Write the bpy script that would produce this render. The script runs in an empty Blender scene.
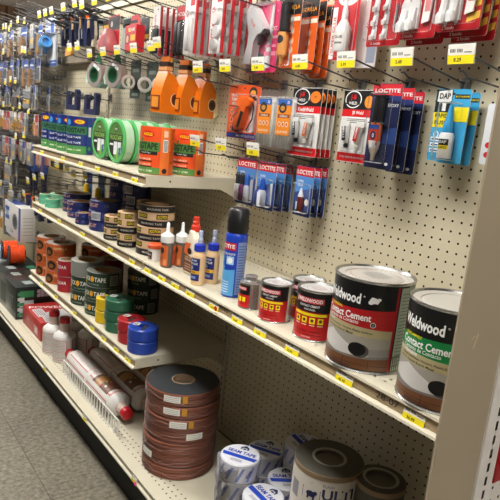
import bpy, bmesh, math, random
from mathutils import Matrix, Vector
S = 0.0254            # the scene is measured in inches and built in metres
FLOOR = 53.6          # camera height above the floor, inches
C = bpy.context.scene.collection
RND = random.Random(7)
PI = math.pi
rad = math.radians

# ------------------------------------------------------------------ materials
def lin(c):
    c /= 255.0
    return c/12.92 if c <= 0.04045 else ((c+0.055)/1.055)**2.4
def rgb(h):
    h = h.lstrip('#')
    return tuple(lin(int(h[i:i+2], 16)) for i in (0, 2, 4)) + (1.0,)
MATS = {}
def M(h, rough=0.5, metal=0.0, var=0.06, scale=18.0, bump=0.0, spec=0.5, coat=0.0):
    key = (h, rough, metal, var, scale, bump, spec, coat)
    if key in MATS: return MATS[key]
    m = bpy.data.materials.new('paint_' + h.lstrip('#')); m.use_nodes = True
    nt = m.node_tree; b = nt.nodes['Principled BSDF']
    b.inputs['Roughness'].default_value = rough
    b.inputs['Metallic'].default_value = metal
    b.inputs['Specular IOR Level'].default_value = spec
    b.inputs['Coat Weight'].default_value = coat
    b.inputs['Coat Roughness'].default_value = 0.12
    c = rgb(h)
    tc = nt.nodes.new('ShaderNodeTexCoord')
    n = nt.nodes.new('ShaderNodeTexNoise'); n.inputs['Scale'].default_value = scale; n.inputs['Detail'].default_value = 3
    nt.links.new(tc.outputs['Object'], n.inputs['Vector'])
    mx = nt.nodes.new('ShaderNodeMix'); mx.data_type = 'RGBA'
    mx.inputs[6].default_value = tuple(x*(1-var) for x in c[:3]) + (1,)
    mx.inputs[7].default_value = tuple(min(1, x*(1+var)) for x in c[:3]) + (1,)
    nt.links.new(n.outputs['Fac'], mx.inputs[0]); nt.links.new(mx.outputs[2], b.inputs['Base Color'])
    if bump:
        bp = nt.nodes.new('ShaderNodeBump'); bp.inputs['Strength'].default_value = bump; bp.inputs['Distance'].default_value = 0.002
        nt.links.new(n.outputs['Fac'], bp.inputs['Height']); nt.links.new(bp.outputs['Normal'], b.inputs['Normal'])
    MATS[key] = m
    return m
def clear_mat(name, tint=(1, 1, 1), body=0.10, rough=0.12, ior=1.3):
    m = bpy.data.materials.new(name); m.use_nodes = True
    nt = m.node_tree; nt.nodes.clear()
    out = nt.nodes.new('ShaderNodeOutputMaterial')
    tr = nt.nodes.new('ShaderNodeBsdfTransparent'); tr.inputs['Color'].default_value = (tint[0], tint[1], tint[2], 1)
    pb = nt.nodes.new('ShaderNodeBsdfPrincipled'); pb.inputs['Base Color'].default_value = (0.85*tint[0], 0.85*tint[1], 0.85*tint[2], 1)
    pb.inputs['Roughness'].default_value = rough
    fr = nt.nodes.new('ShaderNodeFresnel'); fr.inputs['IOR'].default_value = ior
    ad = nt.nodes.new('ShaderNodeMath'); ad.operation = 'ADD'; ad.inputs[1].default_value = body; ad.use_clamp = True
    mx = nt.nodes.new('ShaderNodeMixShader')
    nt.links.new(fr.outputs[0], ad.inputs[0]); nt.links.new(ad.outputs[0], mx.inputs[0])
    nt.links.new(tr.outputs[0], mx.inputs[1]); nt.links.new(pb.outputs[0], mx.inputs[2]); nt.links.new(mx.outputs[0], out.inputs[0])
    return m
CLEAR = clear_mat('clear_plastic', body=0.0, rough=0.05, ior=1.15)
FILM = clear_mat('clear_film', body=0.02, rough=0.15, ior=1.2)
MILKY = clear_mat('milky_plastic', tint=(1.0, 1.0, 1.0), body=0.1, rough=0.3, ior=1.2)
GREENCLEAR = clear_mat('green_clear_plastic', tint=(0.6, 0.8, 0.68), body=0.28, rough=0.2)

CREAM = M('c8c1ac', 0.45, var=0.02)
BOARD = M('c8bea3', 0.6, var=0.02)
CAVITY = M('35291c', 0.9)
TAN = M('ab9573', 0.5)
BLACK = M('17171a', 0.4)
DKWIRE = M('45464a', 0.35, 0.5)
CHROME = M('b4b4b2', 0.25, 0.9)
GREYMETAL = M('8d8d8f', 0.35, 0.6)
WHITE = M('efefec', 0.45, var=0.03)
PAPER = M('e9e6de', 0.6, var=0.03)
YEL = M('f2dd14', 0.5, var=0.04)
RED = M('c8161f', 0.4)
INK = M('26262a', 0.6)
NAVY = M('1c2350', 0.4)
ORANGE = M('ee6a12', 0.4)
KRAFT = M('b8936a', 0.8)

# ------------------------------------------------------------------ mesh builder
TXT = {}
def text_geo(s, bold):
    k = (s, bold)
    if k not in TXT:
        cu = bpy.data.curves.new('lettering', 'FONT'); cu.body = s; cu.resolution_u = 2; cu.offset = bold
        o = bpy.data.objects.new('lettering', cu); C.objects.link(o)
        dg = bpy.context.evaluated_depsgraph_get()
        me = bpy.data.meshes.new_from_object(o.evaluated_get(dg))
        vs = [(v.co.x, v.co.y) for v in me.vertices]; fs = [tuple(p.vertices) for p in me.polygons]
        bpy.data.objects.remove(o); bpy.data.curves.remove(cu); bpy.data.meshes.remove(me)
        if vs:
            x0 = min(v[0] for v in vs); x1 = max(v[0] for v in vs); y0 = min(v[1] for v in vs); y1 = max(v[1] for v in vs)
            vs = [((x-(x0+x1)/2)/(x1-x0), (y-(y0+y1)/2)/(y1-y0)) for x, y in vs]
            asp = (x1-x0)/(y1-y0)
        else: asp = 1
        TXT[k] = (vs, fs, asp)
    return TXT[k]
def flat(y=0.0, T=None):                 # faces -y
    def f(u, v, d):
        p = Vector((u, y-d, v)); return T @ p if T else p
    return f
def top_map(z, rot=0.0, cx=0, cy=0):     # faces +z
    c, s = math.cos(rot), math.sin(rot)
    return lambda u, v, d: Vector((cx + u*c - v*s, cy + u*s + v*c, z+d))
def side_map(x):                         # faces +x, u runs towards +y
    return lambda u, v, d: Vector((x+d, u, v))
def cyl(R, th=-90.0, T=None):
    t0 = rad(th)
    def f(u, v, d):
        a = t0 + u/R; p = Vector(((R+d)*math.cos(a), (R+d)*math.sin(a), v)); return T @ p if T else p
    return f
class MB:
    def __init__(s): s.v = []; s.f = []; s.mi = []; s.mats = []; s.sm = []
    def idx(s, m):
        if m not in s.mats: s.mats.append(m)
        return s.mats.index(m)
    def add(s, vs, fs, m, smooth=False, T=None):
        n = len(s.v); i = s.idx(m)
        s.v += [(T @ Vector(v)) if T else Vector(v) for v in vs]
        for f in fs: s.f.append(tuple(a+n for a in f)); s.mi.append(i); s.sm.append(smooth)
    def box(s, x0, y0, z0, x1, y1, z1, m, T=None, bev=0.0):
        if bev:
            bm = bmesh.new(); bmesh.ops.create_cube(bm, size=1)
            for v in bm.verts: v.co = Vector((x0+(v.co.x+.5)*(x1-x0), y0+(v.co.y+.5)*(y1-y0), z0+(v.co.z+.5)*(z1-z0)))
            bmesh.ops.bevel(bm, geom=bm.edges[:], offset=bev, segments=2, profile=0.5, affect='EDGES')
            bm.verts.index_update()
            s.add([v.co.copy() for v in bm.verts], [tuple(v.index for v in f.verts) for f in bm.faces], m, True, T); bm.free(); return s
        vs = [(x0,y0,z0),(x1,y0,z0),(x1,y1,z0),(x0,y1,z0),(x0,y0,z1),(x1,y0,z1),(x1,y1,z1),(x0,y1,z1)]
        s.add(vs, [(0,3,2,1),(4,5,6,7),(0,1,5,4),(1,2,6,5),(2,3,7,6),(3,0,4,7)], m, False, T); return s
    def lathe(s, prof, m, n=32, T=None, a0=0.0, a1=360.0):
        full = abs(a1-a0) >= 359.9
        vs = []; fs = []; k = n if full else n+1
        for r, z in prof:
            for i in range(k):
                a = rad(a0 + (a1-a0)*i/n); vs.append((r*math.cos(a), r*math.sin(a), z))
        for j in range(len(prof)-1):
            for i in range(n):
                b = (i+1) % k
                q = [j*k+i, j*k+b, (j+1)*k+b, (j+1)*k+i]
                if prof[j][0] < 1e-6: q = [j*k, (j+1)*k+b, (j+1)*k+i]
                elif prof[j+1][0] < 1e-6: q = [j*k+i, j*k+b, (j+1)*k]
                fs.append(tuple(q))
        s.add(vs, fs, m, True, T); return s
    def ring(s, ro, ri, z0, z1, m, mtop=None, n=40, T=None, ch=0.06):
        s.lathe([(ro-ch, z0), (ro, z0+ch), (ro, z1-ch), (ro-ch, z1)], m, n, T)
        s.lathe([(ro-ch, z1), (ri, z1)], mtop or m, n, T); s.lathe([(ri, z0), (ro-ch, z0)], mtop or m, n, T)
        s.lathe([(ri, z1), (ri, z0)], mtop or m, n, T); return s
    def tube(s, pts, r, m, n=6, T=None, cap=True):
        pts = [Vector(p) for p in pts]; vs = []; fs = []
        up = Vector((0.13, 0.21, 0.97))
        for i, p in enumerate(pts):
            d = (pts[min(i+1, len(pts)-1)] - pts[max(i-1, 0)]).normalized()
            a = d.cross(up)
            if a.length < 0.2: a = d.cross(Vector((0.97, 0.2, 0.1)))
            a.normalize(); b = d.cross(a)
            rr = r[i] if isinstance(r, (list, tuple)) else r
            for k in range(n):
                t = 2*PI*k/n; vs.append(p + (a*math.cos(t) + b*math.sin(t))*rr)
        for i in range(len(pts)-1):
            for k in range(n): fs.append((i*n+k, i*n+(k+1) % n, (i+1)*n+(k+1) % n, (i+1)*n+k))
        if cap: fs += [tuple(range(n)), tuple((len(pts)-1)*n+k for k in range(n))]
        s.add(vs, fs, m, n > 4, T); return s
    def quad(s, c4, mp, m, d=0.012, nu=1, nv=1):    # c4: bl, br, tr, tl in (u,v)
        if nu > 1 and nv == 1 and (abs(c4[0][0]-c4[3][0]) > .2 or abs(c4[1][0]-c4[2][0]) > .2): nv = max(2, nu//2)
        vs = []; fs = []
        for j in range(nv+1):
            for i in range(nu+1):
                a = i/nu; b = j/nv
                u = (c4[0][0]*(1-a)+c4[1][0]*a)*(1-b) + (c4[3][0]*(1-a)+c4[2][0]*a)*b
                v = (c4[0][1]*(1-a)+c4[1][1]*a)*(1-b) + (c4[3][1]*(1-a)+c4[2][1]*a)*b
                vs.append(mp(u, v, d))
        for j in range(nv):
            for i in range(nu):
                k = j*(nu+1)+i; fs.append((k, k+1, k+nu+2, k+nu+1))
        s.add(vs, fs, m, nu > 1); return s
    def rect(s, u0, v0, u1, v1, mp, m, d=0.012, nu=1): return s.quad([(u0,v0),(u1,v0),(u1,v1),(u0,v1)], mp, m, d, nu)
    def poly(s, pts, mp, m, d=0.012):
        s.add([mp(u, v, d) for u, v in pts], [tuple(range(len(pts)))], m); return s
    def disc(s, cu, cv, ru, rv, mp, m, d=0.02, n=20, ri=0.0, rings=2):
        vs = []; fs = []
        for j in range(rings+1):
            q = ri + (1-ri)*j/rings
            for i in range(n): vs.append(mp(cu+ru*q*math.cos(2*PI*i/n), cv+rv*q*math.sin(2*PI*i/n), d))
        for j in range(rings):
            for i in range(n): fs.append((j*n+i, (j+1)*n+i, (j+1)*n+(i+1) % n, j*n+(i+1) % n))
        s.add(vs, fs, m); return s
    def text(s, t, cu, cv, h, mp, m, d=0.03, w=None, bold=0.01, rot=0.0):
        vs, fs, asp = text_geo(t, bold)
        w = w or h*asp; c, sn = math.cos(rad(rot)), math.sin(rad(rot))
        out = []
        for x, y in vs:
            a, b = x*w, y*h; out.append(mp(cu + a*c - b*sn, cv + a*sn + b*c, d))
        s.add(out, fs, m); return s
    def slab(s, pts, y0, y1, m, T=None, mside=None):         # polygon in x,z extruded along y
        n = len(pts); vs = [(x, y0, z) for x, z in pts] + [(x, y1, z) for x, z in pts]
        s.add(vs, [tuple(range(n)), tuple(range(2*n-1, n-1, -1))], m, False, T)
        s.add(vs, [(i, i+n, (i+1) % n + n, (i+1) % n) for i in range(n)], mside or m, False, T); return s
    def extrude_x(s, pts, x0, x1, m, T=None):               # polygon in y,z extruded along x
        n = len(pts); vs = [(x0, y, z) for y, z in pts] + [(x1, y, z) for y, z in pts]
        s.add(vs, [tuple(range(n)), tuple(range(2*n-1, n-1, -1))] + [(i, i+n, (i+1) % n + n, (i+1) % n) for i in range(n)], m, False, T); return s
    def perf(s, us, vs_, pu, pv, hole, mp, m):              # sheet of square cells, each with a real hole
        vs = []; fs = []; n = 8
        for u in us:
            for v in vs_:
                k = len(vs)
                for i in range(8):
                    a = PI/4*i; c, q = math.cos(a), math.sin(a); mm = max(abs(c), abs(q))
                    vs.append(mp(u + c/mm*pu/2, v + q/mm*pv/2, 0))
                for hx, hz in hole: vs.append(mp(u+hx, v+hz, 0))
                for i in range(8): fs.append((k+i, k+(i+1) % 8, k+8+(i+1) % 8, k+8+i))
        s.add(vs, fs, m); return s
    def build(s, name, parent=None, loc=None, rz=0.0, ang=40):
        me = bpy.data.meshes.new(name); me.from_pydata([v*S for v in s.v], [], s.f)
        for m in s.mats: me.materials.append(m)
        me.polygons.foreach_set('material_index', s.mi); me.polygons.foreach_set('use_smooth', s.sm)
        me.update(); me.set_sharp_from_angle(angle=rad(ang))
        o = bpy.data.objects.new(name, me); C.objects.link(o)
        if parent: o.parent = parent
        if loc: o.location = W(*loc); o.rotation_euler = (0, 0, rad(rz))
        return o
OCT = lambda r: [(r*math.cos(PI/4*i), r*math.sin(PI/4*i)) for i in range(8)]
RECT8 = lambda a, b: [(a,0),(a,b),(0,b),(-a,b),(-a,0),(-a,-b),(0,-b),(a,-b)]
def W(x, y, z): return Vector((x*S, y*S, (z+FLOOR)*S))
def tag(o, label, cat, group=None):
    o['label'] = label; o['category'] = cat
    if group: o['group'] = group
    return o
def thing(name, label, cat, loc, rz=0.0, group=None, rot=None):
    o = bpy.data.objects.new(name, None); C.objects.link(o)
    o.empty_display_size = 0.02
    o.location = W(*loc); o.rotation_euler = rot or (0, 0, rad(rz))
    return tag(o, label, cat, group)
def structure(o, label, cat='room'):
    o['kind'] = 'structure'; o['label'] = label; o['category'] = cat; return o
KIDS = {}
def kids(o): return [c for c in C.objects if c.parent == o]
def dup(root, loc, rz=None, label=None, group=None):
    def rec(o, p):
        c = o.copy(); C.objects.link(c)
        if p is not None: c.parent = p
        for ch in kids(o): rec(ch, c)
        return c
    r = rec(root, None); r.location = W(*loc)
    if rz is not None: r.rotation_euler = (r.rotation_euler.x, r.rotation_euler.y, rad(rz))
    if label: r['label'] = label
    if group: r['group'] = group
    return r
def X90(): return Matrix.Rotation(rad(90), 4, 'Y')     # lathe axis z -> x
def TR(x, y, z): return Matrix.Translation((x, y, z))

# ------------------------------------------------------------------ room
def tile_floor():
    m = bpy.data.materials.new('vinyl_tile'); m.use_nodes = True; nt = m.node_tree; b = nt.nodes['Principled BSDF']
    tc = nt.nodes.new('ShaderNodeTexCoord')
    n1 = nt.nodes.new('ShaderNodeTexNoise'); n1.inputs['Scale'].default_value = 70; n1.inputs['Detail'].default_value = 5; n1.inputs['Roughness'].default_value = 0.7
    n2 = nt.nodes.new('ShaderNodeTexNoise'); n2.inputs['Scale'].default_value = 2.2; n2.inputs['Detail'].default_value = 3
    mp = nt.nodes.new('ShaderNodeMapping'); mp.inputs['Scale'].default_value = (1.0, 0.7, 1)
    nt.links.new(tc.outputs['Object'], mp.inputs[0])
    for n in (n1, n2): nt.links.new(mp.outputs[0], n.inputs['Vector'])
    cr = nt.nodes.new('ShaderNodeValToRGB'); e = cr.color_ramp.elements
    e[0].position = 0.33; e[0].color = rgb('565145'); e[1].position = 0.60; e[1].color = rgb('918a7a')
    q = e.new(0.74); q.color = rgb('aaa494')
    nt.links.new(n1.outputs['Fac'], cr.inputs[0])
    mx = nt.nodes.new('ShaderNodeMix'); mx.data_type = 'RGBA'; mx.blend_type = 'MULTIPLY'; mx.inputs[0].default_value = 0.5
    cr2 = nt.nodes.new('ShaderNodeValToRGB'); cr2.color_ramp.elements[0].position = 0.3; cr2.color_ramp.elements[0].color = (0.6, 0.6, 0.6, 1); cr2.color_ramp.elements[1].position = 0.7
    nt.links.new(n2.outputs['Fac'], cr2.inputs[0]); nt.links.new(cr.outputs[0], mx.inputs[6]); nt.links.new(cr2.outputs[0], mx.inputs[7])
    br = nt.nodes.new('ShaderNodeTexBrick'); br.offset = 0.0; br.inputs['Scale'].default_value = 1.0
    br.inputs['Brick Width'].default_value = 0.3048; br.inputs['Row Height'].default_value = 0.3048; br.inputs['Mortar Size'].default_value = 0.0016
    br.inputs['Color1'].default_value = (1, 1, 1, 1); br.inputs['Color2'].default_value = (0.9, 0.9, 0.9, 1); br.inputs['Mortar'].default_value = (0.35, 0.33, 0.3, 1)
    nt.links.new(tc.outputs['Object'], br.inputs['Vector'])
    m2 = nt.nodes.new('ShaderNodeMix'); m2.data_type = 'RGBA'; m2.blend_type = 'MULTIPLY'; m2.inputs[0].default_value = 1
    nt.links.new(mx.outputs[2], m2.inputs[6]); nt.links.new(br.outputs['Color'], m2.inputs[7]); nt.links.new(m2.outputs[2], b.inputs['Base Color'])
    b.inputs['Roughness'].default_value = 0.35
    return m
def wood_mat():
    m = bpy.data.materials.new('wood_panel'); m.use_nodes = True; nt = m.node_tree; b = nt.nodes['Principled BSDF']
    tc = nt.nodes.new('ShaderNodeTexCoord'); mp = nt.nodes.new('ShaderNodeMapping'); mp.inputs['Scale'].default_value = (1, 3.2, 0.25)
    nt.links.new(tc.outputs['Object'], mp.inputs[0])
    n = nt.nodes.new('ShaderNodeTexNoise'); n.inputs['Scale'].default_value = 6; n.inputs['Detail'].default_value = 4
    nt.links.new(mp.outputs[0], n.inputs['Vector'])
    cr = nt.nodes.new('ShaderNodeValToRGB'); cr.color_ramp.elements[0].position = 0.3; cr.color_ramp.elements[0].color = rgb('5a3f2a'); cr.color_ramp.elements[1].position = 0.7; cr.color_ramp.elements[1].color = rgb('8d6748')
    nt.links.new(n.outputs['Fac'], cr.inputs[0])
    w = nt.nodes.new('ShaderNodeTexWave'); w.wave_type = 'BANDS'; w.bands_direction = 'Y'; w.inputs['Scale'].default_value = 1.6; w.inputs['Distortion'].default_value = 0.0
    nt.links.new(tc.outputs['Object'], w.inputs['Vector'])
    c2 = nt.nodes.new('ShaderNodeValToRGB'); c2.color_ramp.elements[0].position = 0.0; c2.color_ramp.elements[0].color = (0.25, 0.22, 0.2, 1); c2.color_ramp.elements[1].position = 0.08
    nt.links.new(w.outputs['Fac'], c2.inputs[0])
    mx = nt.nodes.new('ShaderNodeMix'); mx.data_type = 'RGBA'; mx.blend_type = 'MULTIPLY'; mx.inputs[0].default_value = 1
    nt.links.new(cr.outputs[0], mx.inputs[6]); nt.links.new(c2.outputs[0], mx.inputs[7]); nt.links.new(mx.outputs[2], b.inputs['Base Color'])
    b.inputs['Roughness'].default_value = 0.5
    return m
def ceil_mat():
    m = bpy.data.materials.new('ceiling_tile'); m.use_nodes = True; nt = m.node_tree; b = nt.nodes['Principled BSDF']
    tc = nt.nodes.new('ShaderNodeTexCoord'); br = nt.nodes.new('ShaderNodeTexBrick'); br.offset = 0; br.inputs['Scale'].default_value = 1
    br.inputs['Brick Width'].default_value = 1.2192; br.inputs['Row Height'].default_value = 0.6096; br.inputs['Mortar Size'].default_value = 0.012
    br.inputs['Color1'].default_value = rgb('cfcdca'); br.inputs['Color2'].default_value = rgb('c6c4c2'); br.inputs['Mortar'].default_value = rgb('a3a09d')
    nt.links.new(tc.outputs['Object'], br.inputs['Vector']); nt.links.new(br.outputs['Color'], b.inputs['Base Color'])
    b.inputs['Roughness'].default_value = 0.9
    return m
CEIL = 58.0
XL, XR, YF, YB = -390, 70, -150, 170
def slab_obj(name, x0, y0, z0, x1, y1, z1, m, label):
    return structure(MB().box(x0, y0, z0+FLOOR, x1, y1, z1+FLOOR, m).build(name), label)
slab_obj('floor', XL, YF, -FLOOR-2, XR, YB, -FLOOR, tile_floor(), 'speckled grey beige vinyl tile floor of the shop aisle')
slab_obj('ceiling', XL, YF, CEIL, XR, YB, CEIL+3, ceil_mat(), 'white tiled drop ceiling of the shop')
PAINT = M('6b655a', 0.8)  # wall colour kept dark to cut bounced light under the shelves
slab_obj('wall_left', XL-4, YF, -FLOOR, XL, YB, CEIL, wood_mat(), 'dark wood panelled wall at the far end of the aisle')
slab_obj('wall_right', XR, YF, -FLOOR, XR+4, YB, CEIL, PAINT, 'dark painted wall behind the viewer')
slab_obj('wall_front', XL, YF-4, -FLOOR, XR, YF, CEIL, PAINT, 'dark painted wall across the aisle')
slab_obj('wall_back', XL, YB, -FLOOR, XR, YB+4, CEIL, PAINT, 'dark painted wall behind the shelving run')

def emit_mat(strength):
    m = bpy.data.materials.new('lamp_diffuser'); m.use_nodes = True; b = m.node_tree.nodes['Principled BSDF']
    b.inputs['Base Color'].default_value = (0.9, 0.9, 0.9, 1); b.inputs['Emission Color'].default_value = (1, 0.97, 0.9, 1); b.inputs['Emission Strength'].default_value = strength
    return m
EM = emit_mat(6.0)
POWER = 34.0
names = {-42: 'over the aisle', 62: 'added unseen for ceiling brightness'}
ords = ['nearest the viewer', 'second along the row', 'third along the row', 'fourth along the row', 'fifth along the row', 'added to brighten the wood wall']  # last light in each row is added to brighten the wood wall
for yy in (-40, 140):  # rear row added out of view to brighten ceiling and wood wall
    for k, xx in enumerate((50, -38, -126, -214, -302, -366)):
        t = thing('ceiling_light', 'long fluorescent ceiling light %s, %s' % ('over the aisle' if yy < 0 else 'added unseen for ceiling brightness', ords[k]), 'light', (xx, yy, CEIL-13), group='fluorescent ceiling lights')
        MB().box(-25, -7, 0.6, 25, 7, 3.5, WHITE).build('light_housing', t)
        MB().box(-24, -6, 0.2, 24, 6, 0.6, EM).build('diffuser', t)
        for rx_ in (-18, 18): MB().tube([(rx_, 0, 3.4), (rx_, 0, 13)], 0.2, GREYMETAL).build('hanging_rod', t)
        L = bpy.data.lights.new('tube_light', 'AREA'); L.shape = 'RECTANGLE'; L.size = 48*S; L.size_y = 12*S; L.energy = POWER; L.color = (1, 0.985, 0.95)
        lo = bpy.data.objects.new('tube_light', L); C.objects.link(lo); lo.parent = t; lo.location = (0, 0, 0)
        L2 = bpy.data.lights.new('ceiling_fill', 'AREA'); L2.shape = 'RECTANGLE'; L2.size = 46*S; L2.size_y = 14*S; L2.energy = POWER*1.3; L2.color = (1, 0.98, 0.95)  # added upward fill without a tube of its own, brightens the ceiling
        lo = bpy.data.objects.new('ceiling_fill', L2); C.objects.link(lo); lo.parent = t; lo.location = (0, 0, 3.8*S); lo.rotation_euler = (PI, 0, 0)

# ------------------------------------------------------------------ gondola shelving
U = [-17.56, -66.96, -116.36, -165.76, -215.16, -264.56]     # upright centres
zA, zB, zC, zD = -7.06, -18.15, -31.97, -45.82
TOPZ = 20.6
sec_names = ['nearest shelving bay with the contact cement cans', 'second shelving bay with the stacked tapes', 'third shelving bay crowded with peg hooks', 'fourth shelving bay far down the aisle', 'fifth shelving bay at the far end of the run']
deck_names = ['under the seam tape rolls', 'under the coil stack and lying bottles', 'under the black cartons', 'of the fourth bay', 'of the fifth bay']
for i in range(5):
    x1, x0 = U[i], U[i+1]
    t = thing('pegboard_bay', 'cream steel pegboard back of the ' + sec_names[i], 'pegboard', (x0, 0, -FLOOR))
    mp = flat(0.0)
    b = MB()
    n = 48; off = 0.2
    us = [off+0.5+k for k in range(n)]
    z_lo = zD + FLOOR; nz = int(TOPZ - zD - 0.6)
    # keep hole rows on the 1 inch grid of the board
    zs = [z_lo + 1.15 + k for k in range(nz)]
    b.perf(us, zs, 1, 1, OCT(0.125), mp, BOARD)
    b.rect(0, z_lo-0.3, off, TOPZ+FLOOR, mp, BOARD, 0); b.rect(off+48, z_lo-0.3, 49.4, TOPZ+FLOOR, mp, BOARD, 0)
    b.rect(off, zs[-1]+0.5, off+48, TOPZ+FLOOR, mp, BOARD, 0); b.rect(off, z_lo-0.3, off+48, zs[0]-0.5, mp, BOARD, 0)
    b.build('pegboard', t)
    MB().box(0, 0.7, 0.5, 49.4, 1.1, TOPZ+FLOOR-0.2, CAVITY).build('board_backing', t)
    MB().box(0, -0.45, TOPZ+FLOOR-0.1, 49.4, 1.6, TOPZ+FLOOR+0.9, CREAM).build('top_rail', t)
    up = MB()
    ums = flat(-0.35)
    up.perf([49.4], [z_lo+0.5+k for k in range(nz)], 1.1, 1, RECT8(0.13, 0.32), ums, CREAM)
    up.box(49.4-0.55, -0.35, z_lo, 49.4-0.5, 0.0, TOPZ+FLOOR, CREAM); up.box(49.4+0.5, -0.35, z_lo, 49.4+0.55, 0, TOPZ+FLOOR, CREAM)
    up.box(49.4-0.5, -0.05, z_lo, 49.4+0.5, -0.02, TOPZ+FLOOR, CAVITY)
    up.build('slotted_upright', t)
    # base deck: perforated sheet, front lip, black kick plate
    d = MB(); zt = zD+FLOOR; tm = lambda u, v, dd: Vector((u, v, zt+dd))
    rows = [-14.8, -14.0, -13.2]
    d.rect(0, -16.6, 49.4, -15.2, tm, CREAM, 0); d.rect(0, -12.8, 49.4, -0.5, tm, CREAM, 0)
    for r in rows: d.perf([0.7+k for k in range(49)], [r], 1, 0.8, OCT(0.13), tm, CREAM)
    d.rect(0, -15.2, 0.2, -12.8, tm, CREAM, 0); d.rect(49.2, -15.2, 49.4, -12.8, tm, CREAM, 0)
    d.box(0, -15.3, zt-0.5, 49.4, -12.7, zt-0.45, CAVITY)
    d.extrude_x([(-16.6, zt), (-16.6, zt-0.15), (-16.45, zt-0.22), (-16.45, zt-0.8), (-16.7, zt-0.95), (-16.7, zt-1.15), (-15.3, zt-1.15), (-15.3, zt-0.02)], 0, 49.4, CREAM)
    d.box(0, -15.3, zt-1.15, 49.4, -0.5, zt-0.6, CREAM)
    t = thing('base_deck', 'cream perforated bottom deck with black kick plate, ' + deck_names[i], 'shelf', (x0, 0, -FLOOR))
    d.build('deck_sheet', t)
    MB().box(0, -14.5, 0, 49.4, -14.2, zt-1.15, M('0b0a0a', 0.7)).build('kick_plate', t)

TAGMESH = {}
def tagtexts(mb, mp, w, h, price, big=True):
    mb.rect(-w/2, 0, w/2, h, mp, PAPER, 0.0); mb.rect(-w/2, 0, w/2, h*0.47, mp, YEL, 0.008)
    for k in range(9):
        if k != 4: mb.rect(-w*0.42+k*w*0.055, h*0.62, -w*0.42+k*w*0.055+w*0.028, h*0.80, mp, INK, 0.012)
    mb.rect(w*0.12, h*0.60, w*0.4, h*0.64, mp, INK, 0.012)
    if big: mb.text(price, -w*0.12, h*0.23, h*0.22, mp, INK, 0.016, bold=0.02)
def shelf(x0, x1, ydep, z, label, tags, holes=True):
    t = thing('gondola_shelf', label, 'shelf', (x0, 0, z))
    Lx = x1-x0; d = MB(); tm = lambda u, v, dd: Vector((u, v, dd))
    d.rect(0.15, -ydep, Lx-0.15, -ydep+1.0, tm, CREAM, 0); d.rect(0.15, -ydep+2.5, Lx-0.15, -1.5, tm, CREAM, 0)
    n = int(Lx-0.5)
    o = (Lx-n)/2
    for r in (-ydep+1.375, -ydep+2.125): d.perf([o+0.5+k for k in range(n)], [r], 1, 0.75, OCT(0.13), tm, CREAM)
    d.perf([o+0.5+k for k in range(n)], [-1.125], 1, 0.75, OCT(0.12), tm, CREAM); d.rect(0.15, -0.75, Lx-0.15, -0.2, tm, CREAM, 0)
    for r0, r1 in ((-ydep+1.0, -ydep+2.5), (-1.5, -0.75)):
        d.rect(0.15, r0, o, r1, tm, CREAM, 0); d.rect(Lx-o, r0, Lx-0.15, r1, tm, CREAM, 0)
    d.box(0.15, -ydep+0.4, -0.55, Lx-0.15, -0.2, -0.5, CREAM)
    d.build('shelf_deck', t)
    f = MB()
    f.extrude_x([(-ydep, 0), (-ydep-0.05, -0.2), (-ydep+0.2, -0.3), (-ydep+0.2, -1.15), (-ydep-0.2, -1.3), (-ydep-0.25, -1.5), (-ydep+0.5, -1.5), (-ydep+0.5, -0.02)], 0.1, Lx-0.1, CREAM)
    rail = f.build('front_rail', t)
    MB().box(0.15, -ydep+0.14, -1.12, Lx-0.15, -ydep+0.2, -0.32, TAN).build('rail_channel_strip', rail)  # tan strip along the recessed channel, darker than the cream rail
    for xs in (0.0, Lx-0.12):
        br = MB()
        br.extrude_x([(-ydep+0.3, -0.02), (-ydep+0.3, -1.45), (-ydep+5, -1.5), (-3.4, -1.6), (-1.2, -2.6), (-0.1, -3.6), (-0.1, 0.0)], xs, xs+0.12, CREAM)
        br.disc(-ydep+3.6, -0.7, 0.14, 0.14, side_map(xs+0.12), INK, 0.01, 10); br.disc(-1.0, -1.6, 0.13, 0.13, side_map(xs+0.12), INK, 0.01, 10)
        br.build('shelf_bracket', t)
    for k, (px, price) in enumerate(tags):
        g = MB(); T = TR(px-x0, -ydep-0.02, -1.28) @ Matrix.Rotation(rad(-9), 4, 'X')
        tagtexts(g, flat(0.03, T), 1.9, 1.12, price)
        g.build('price_sticker', t)
    return t
bt = [(-114.5,'3.99'),(-106.4,'7.49'),(-97.8,'5.99')]
shelf(U[2]+0.1, U[1]-0.1, 15.05, zA, 'short upper cream shelf holding painters tape packs', [(-110.3,'6.99'),(-98.6,'8.49'),(-90.1,'8.49'),(-83.2,'9.99'),(-76.5,'9.99'),(-70.3,'7.99')])
shelf(U[2]+0.1, U[1]-0.05, 14.8, zB, 'middle cream shelf under the masking tape stacks', [(-111.2,'4.79'),(-100.3,'5.29'),(-88.8,'6.79'),(-77.6,'7.29'),(-70.2,'6.49')])
b_near = shelf(U[1]+0.05, U[0]-0.1, 14.8, zB, 'middle cream shelf under the glue bottles and cement cans', [(-65.4,'5.49'),(-61.5,'8.49'),(-58.1,'9.49'),(-54.6,'8.99'),(-49.5,'12.99'),(-45.1,'13.49'),(-41.2,'15.99'),(-36.4,'23.99'),(-29.8,'43.90'),(-22.8,'36.99')])
hw = MB(); hw.text('28-07', 41.6, -0.62, 0.5, flat(-14.70), INK, 0.02, w=2.2, bold=0.0); hw.text('2043', 19.2, -0.62, 0.42, flat(-14.70), INK, 0.02, w=1.7, bold=0.0); hw.disc(18.4, -0.75, 0.28, 0.28, flat(-14.9), RED, 0.25, 14); hw.build('handwritten_number', b_near)
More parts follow.
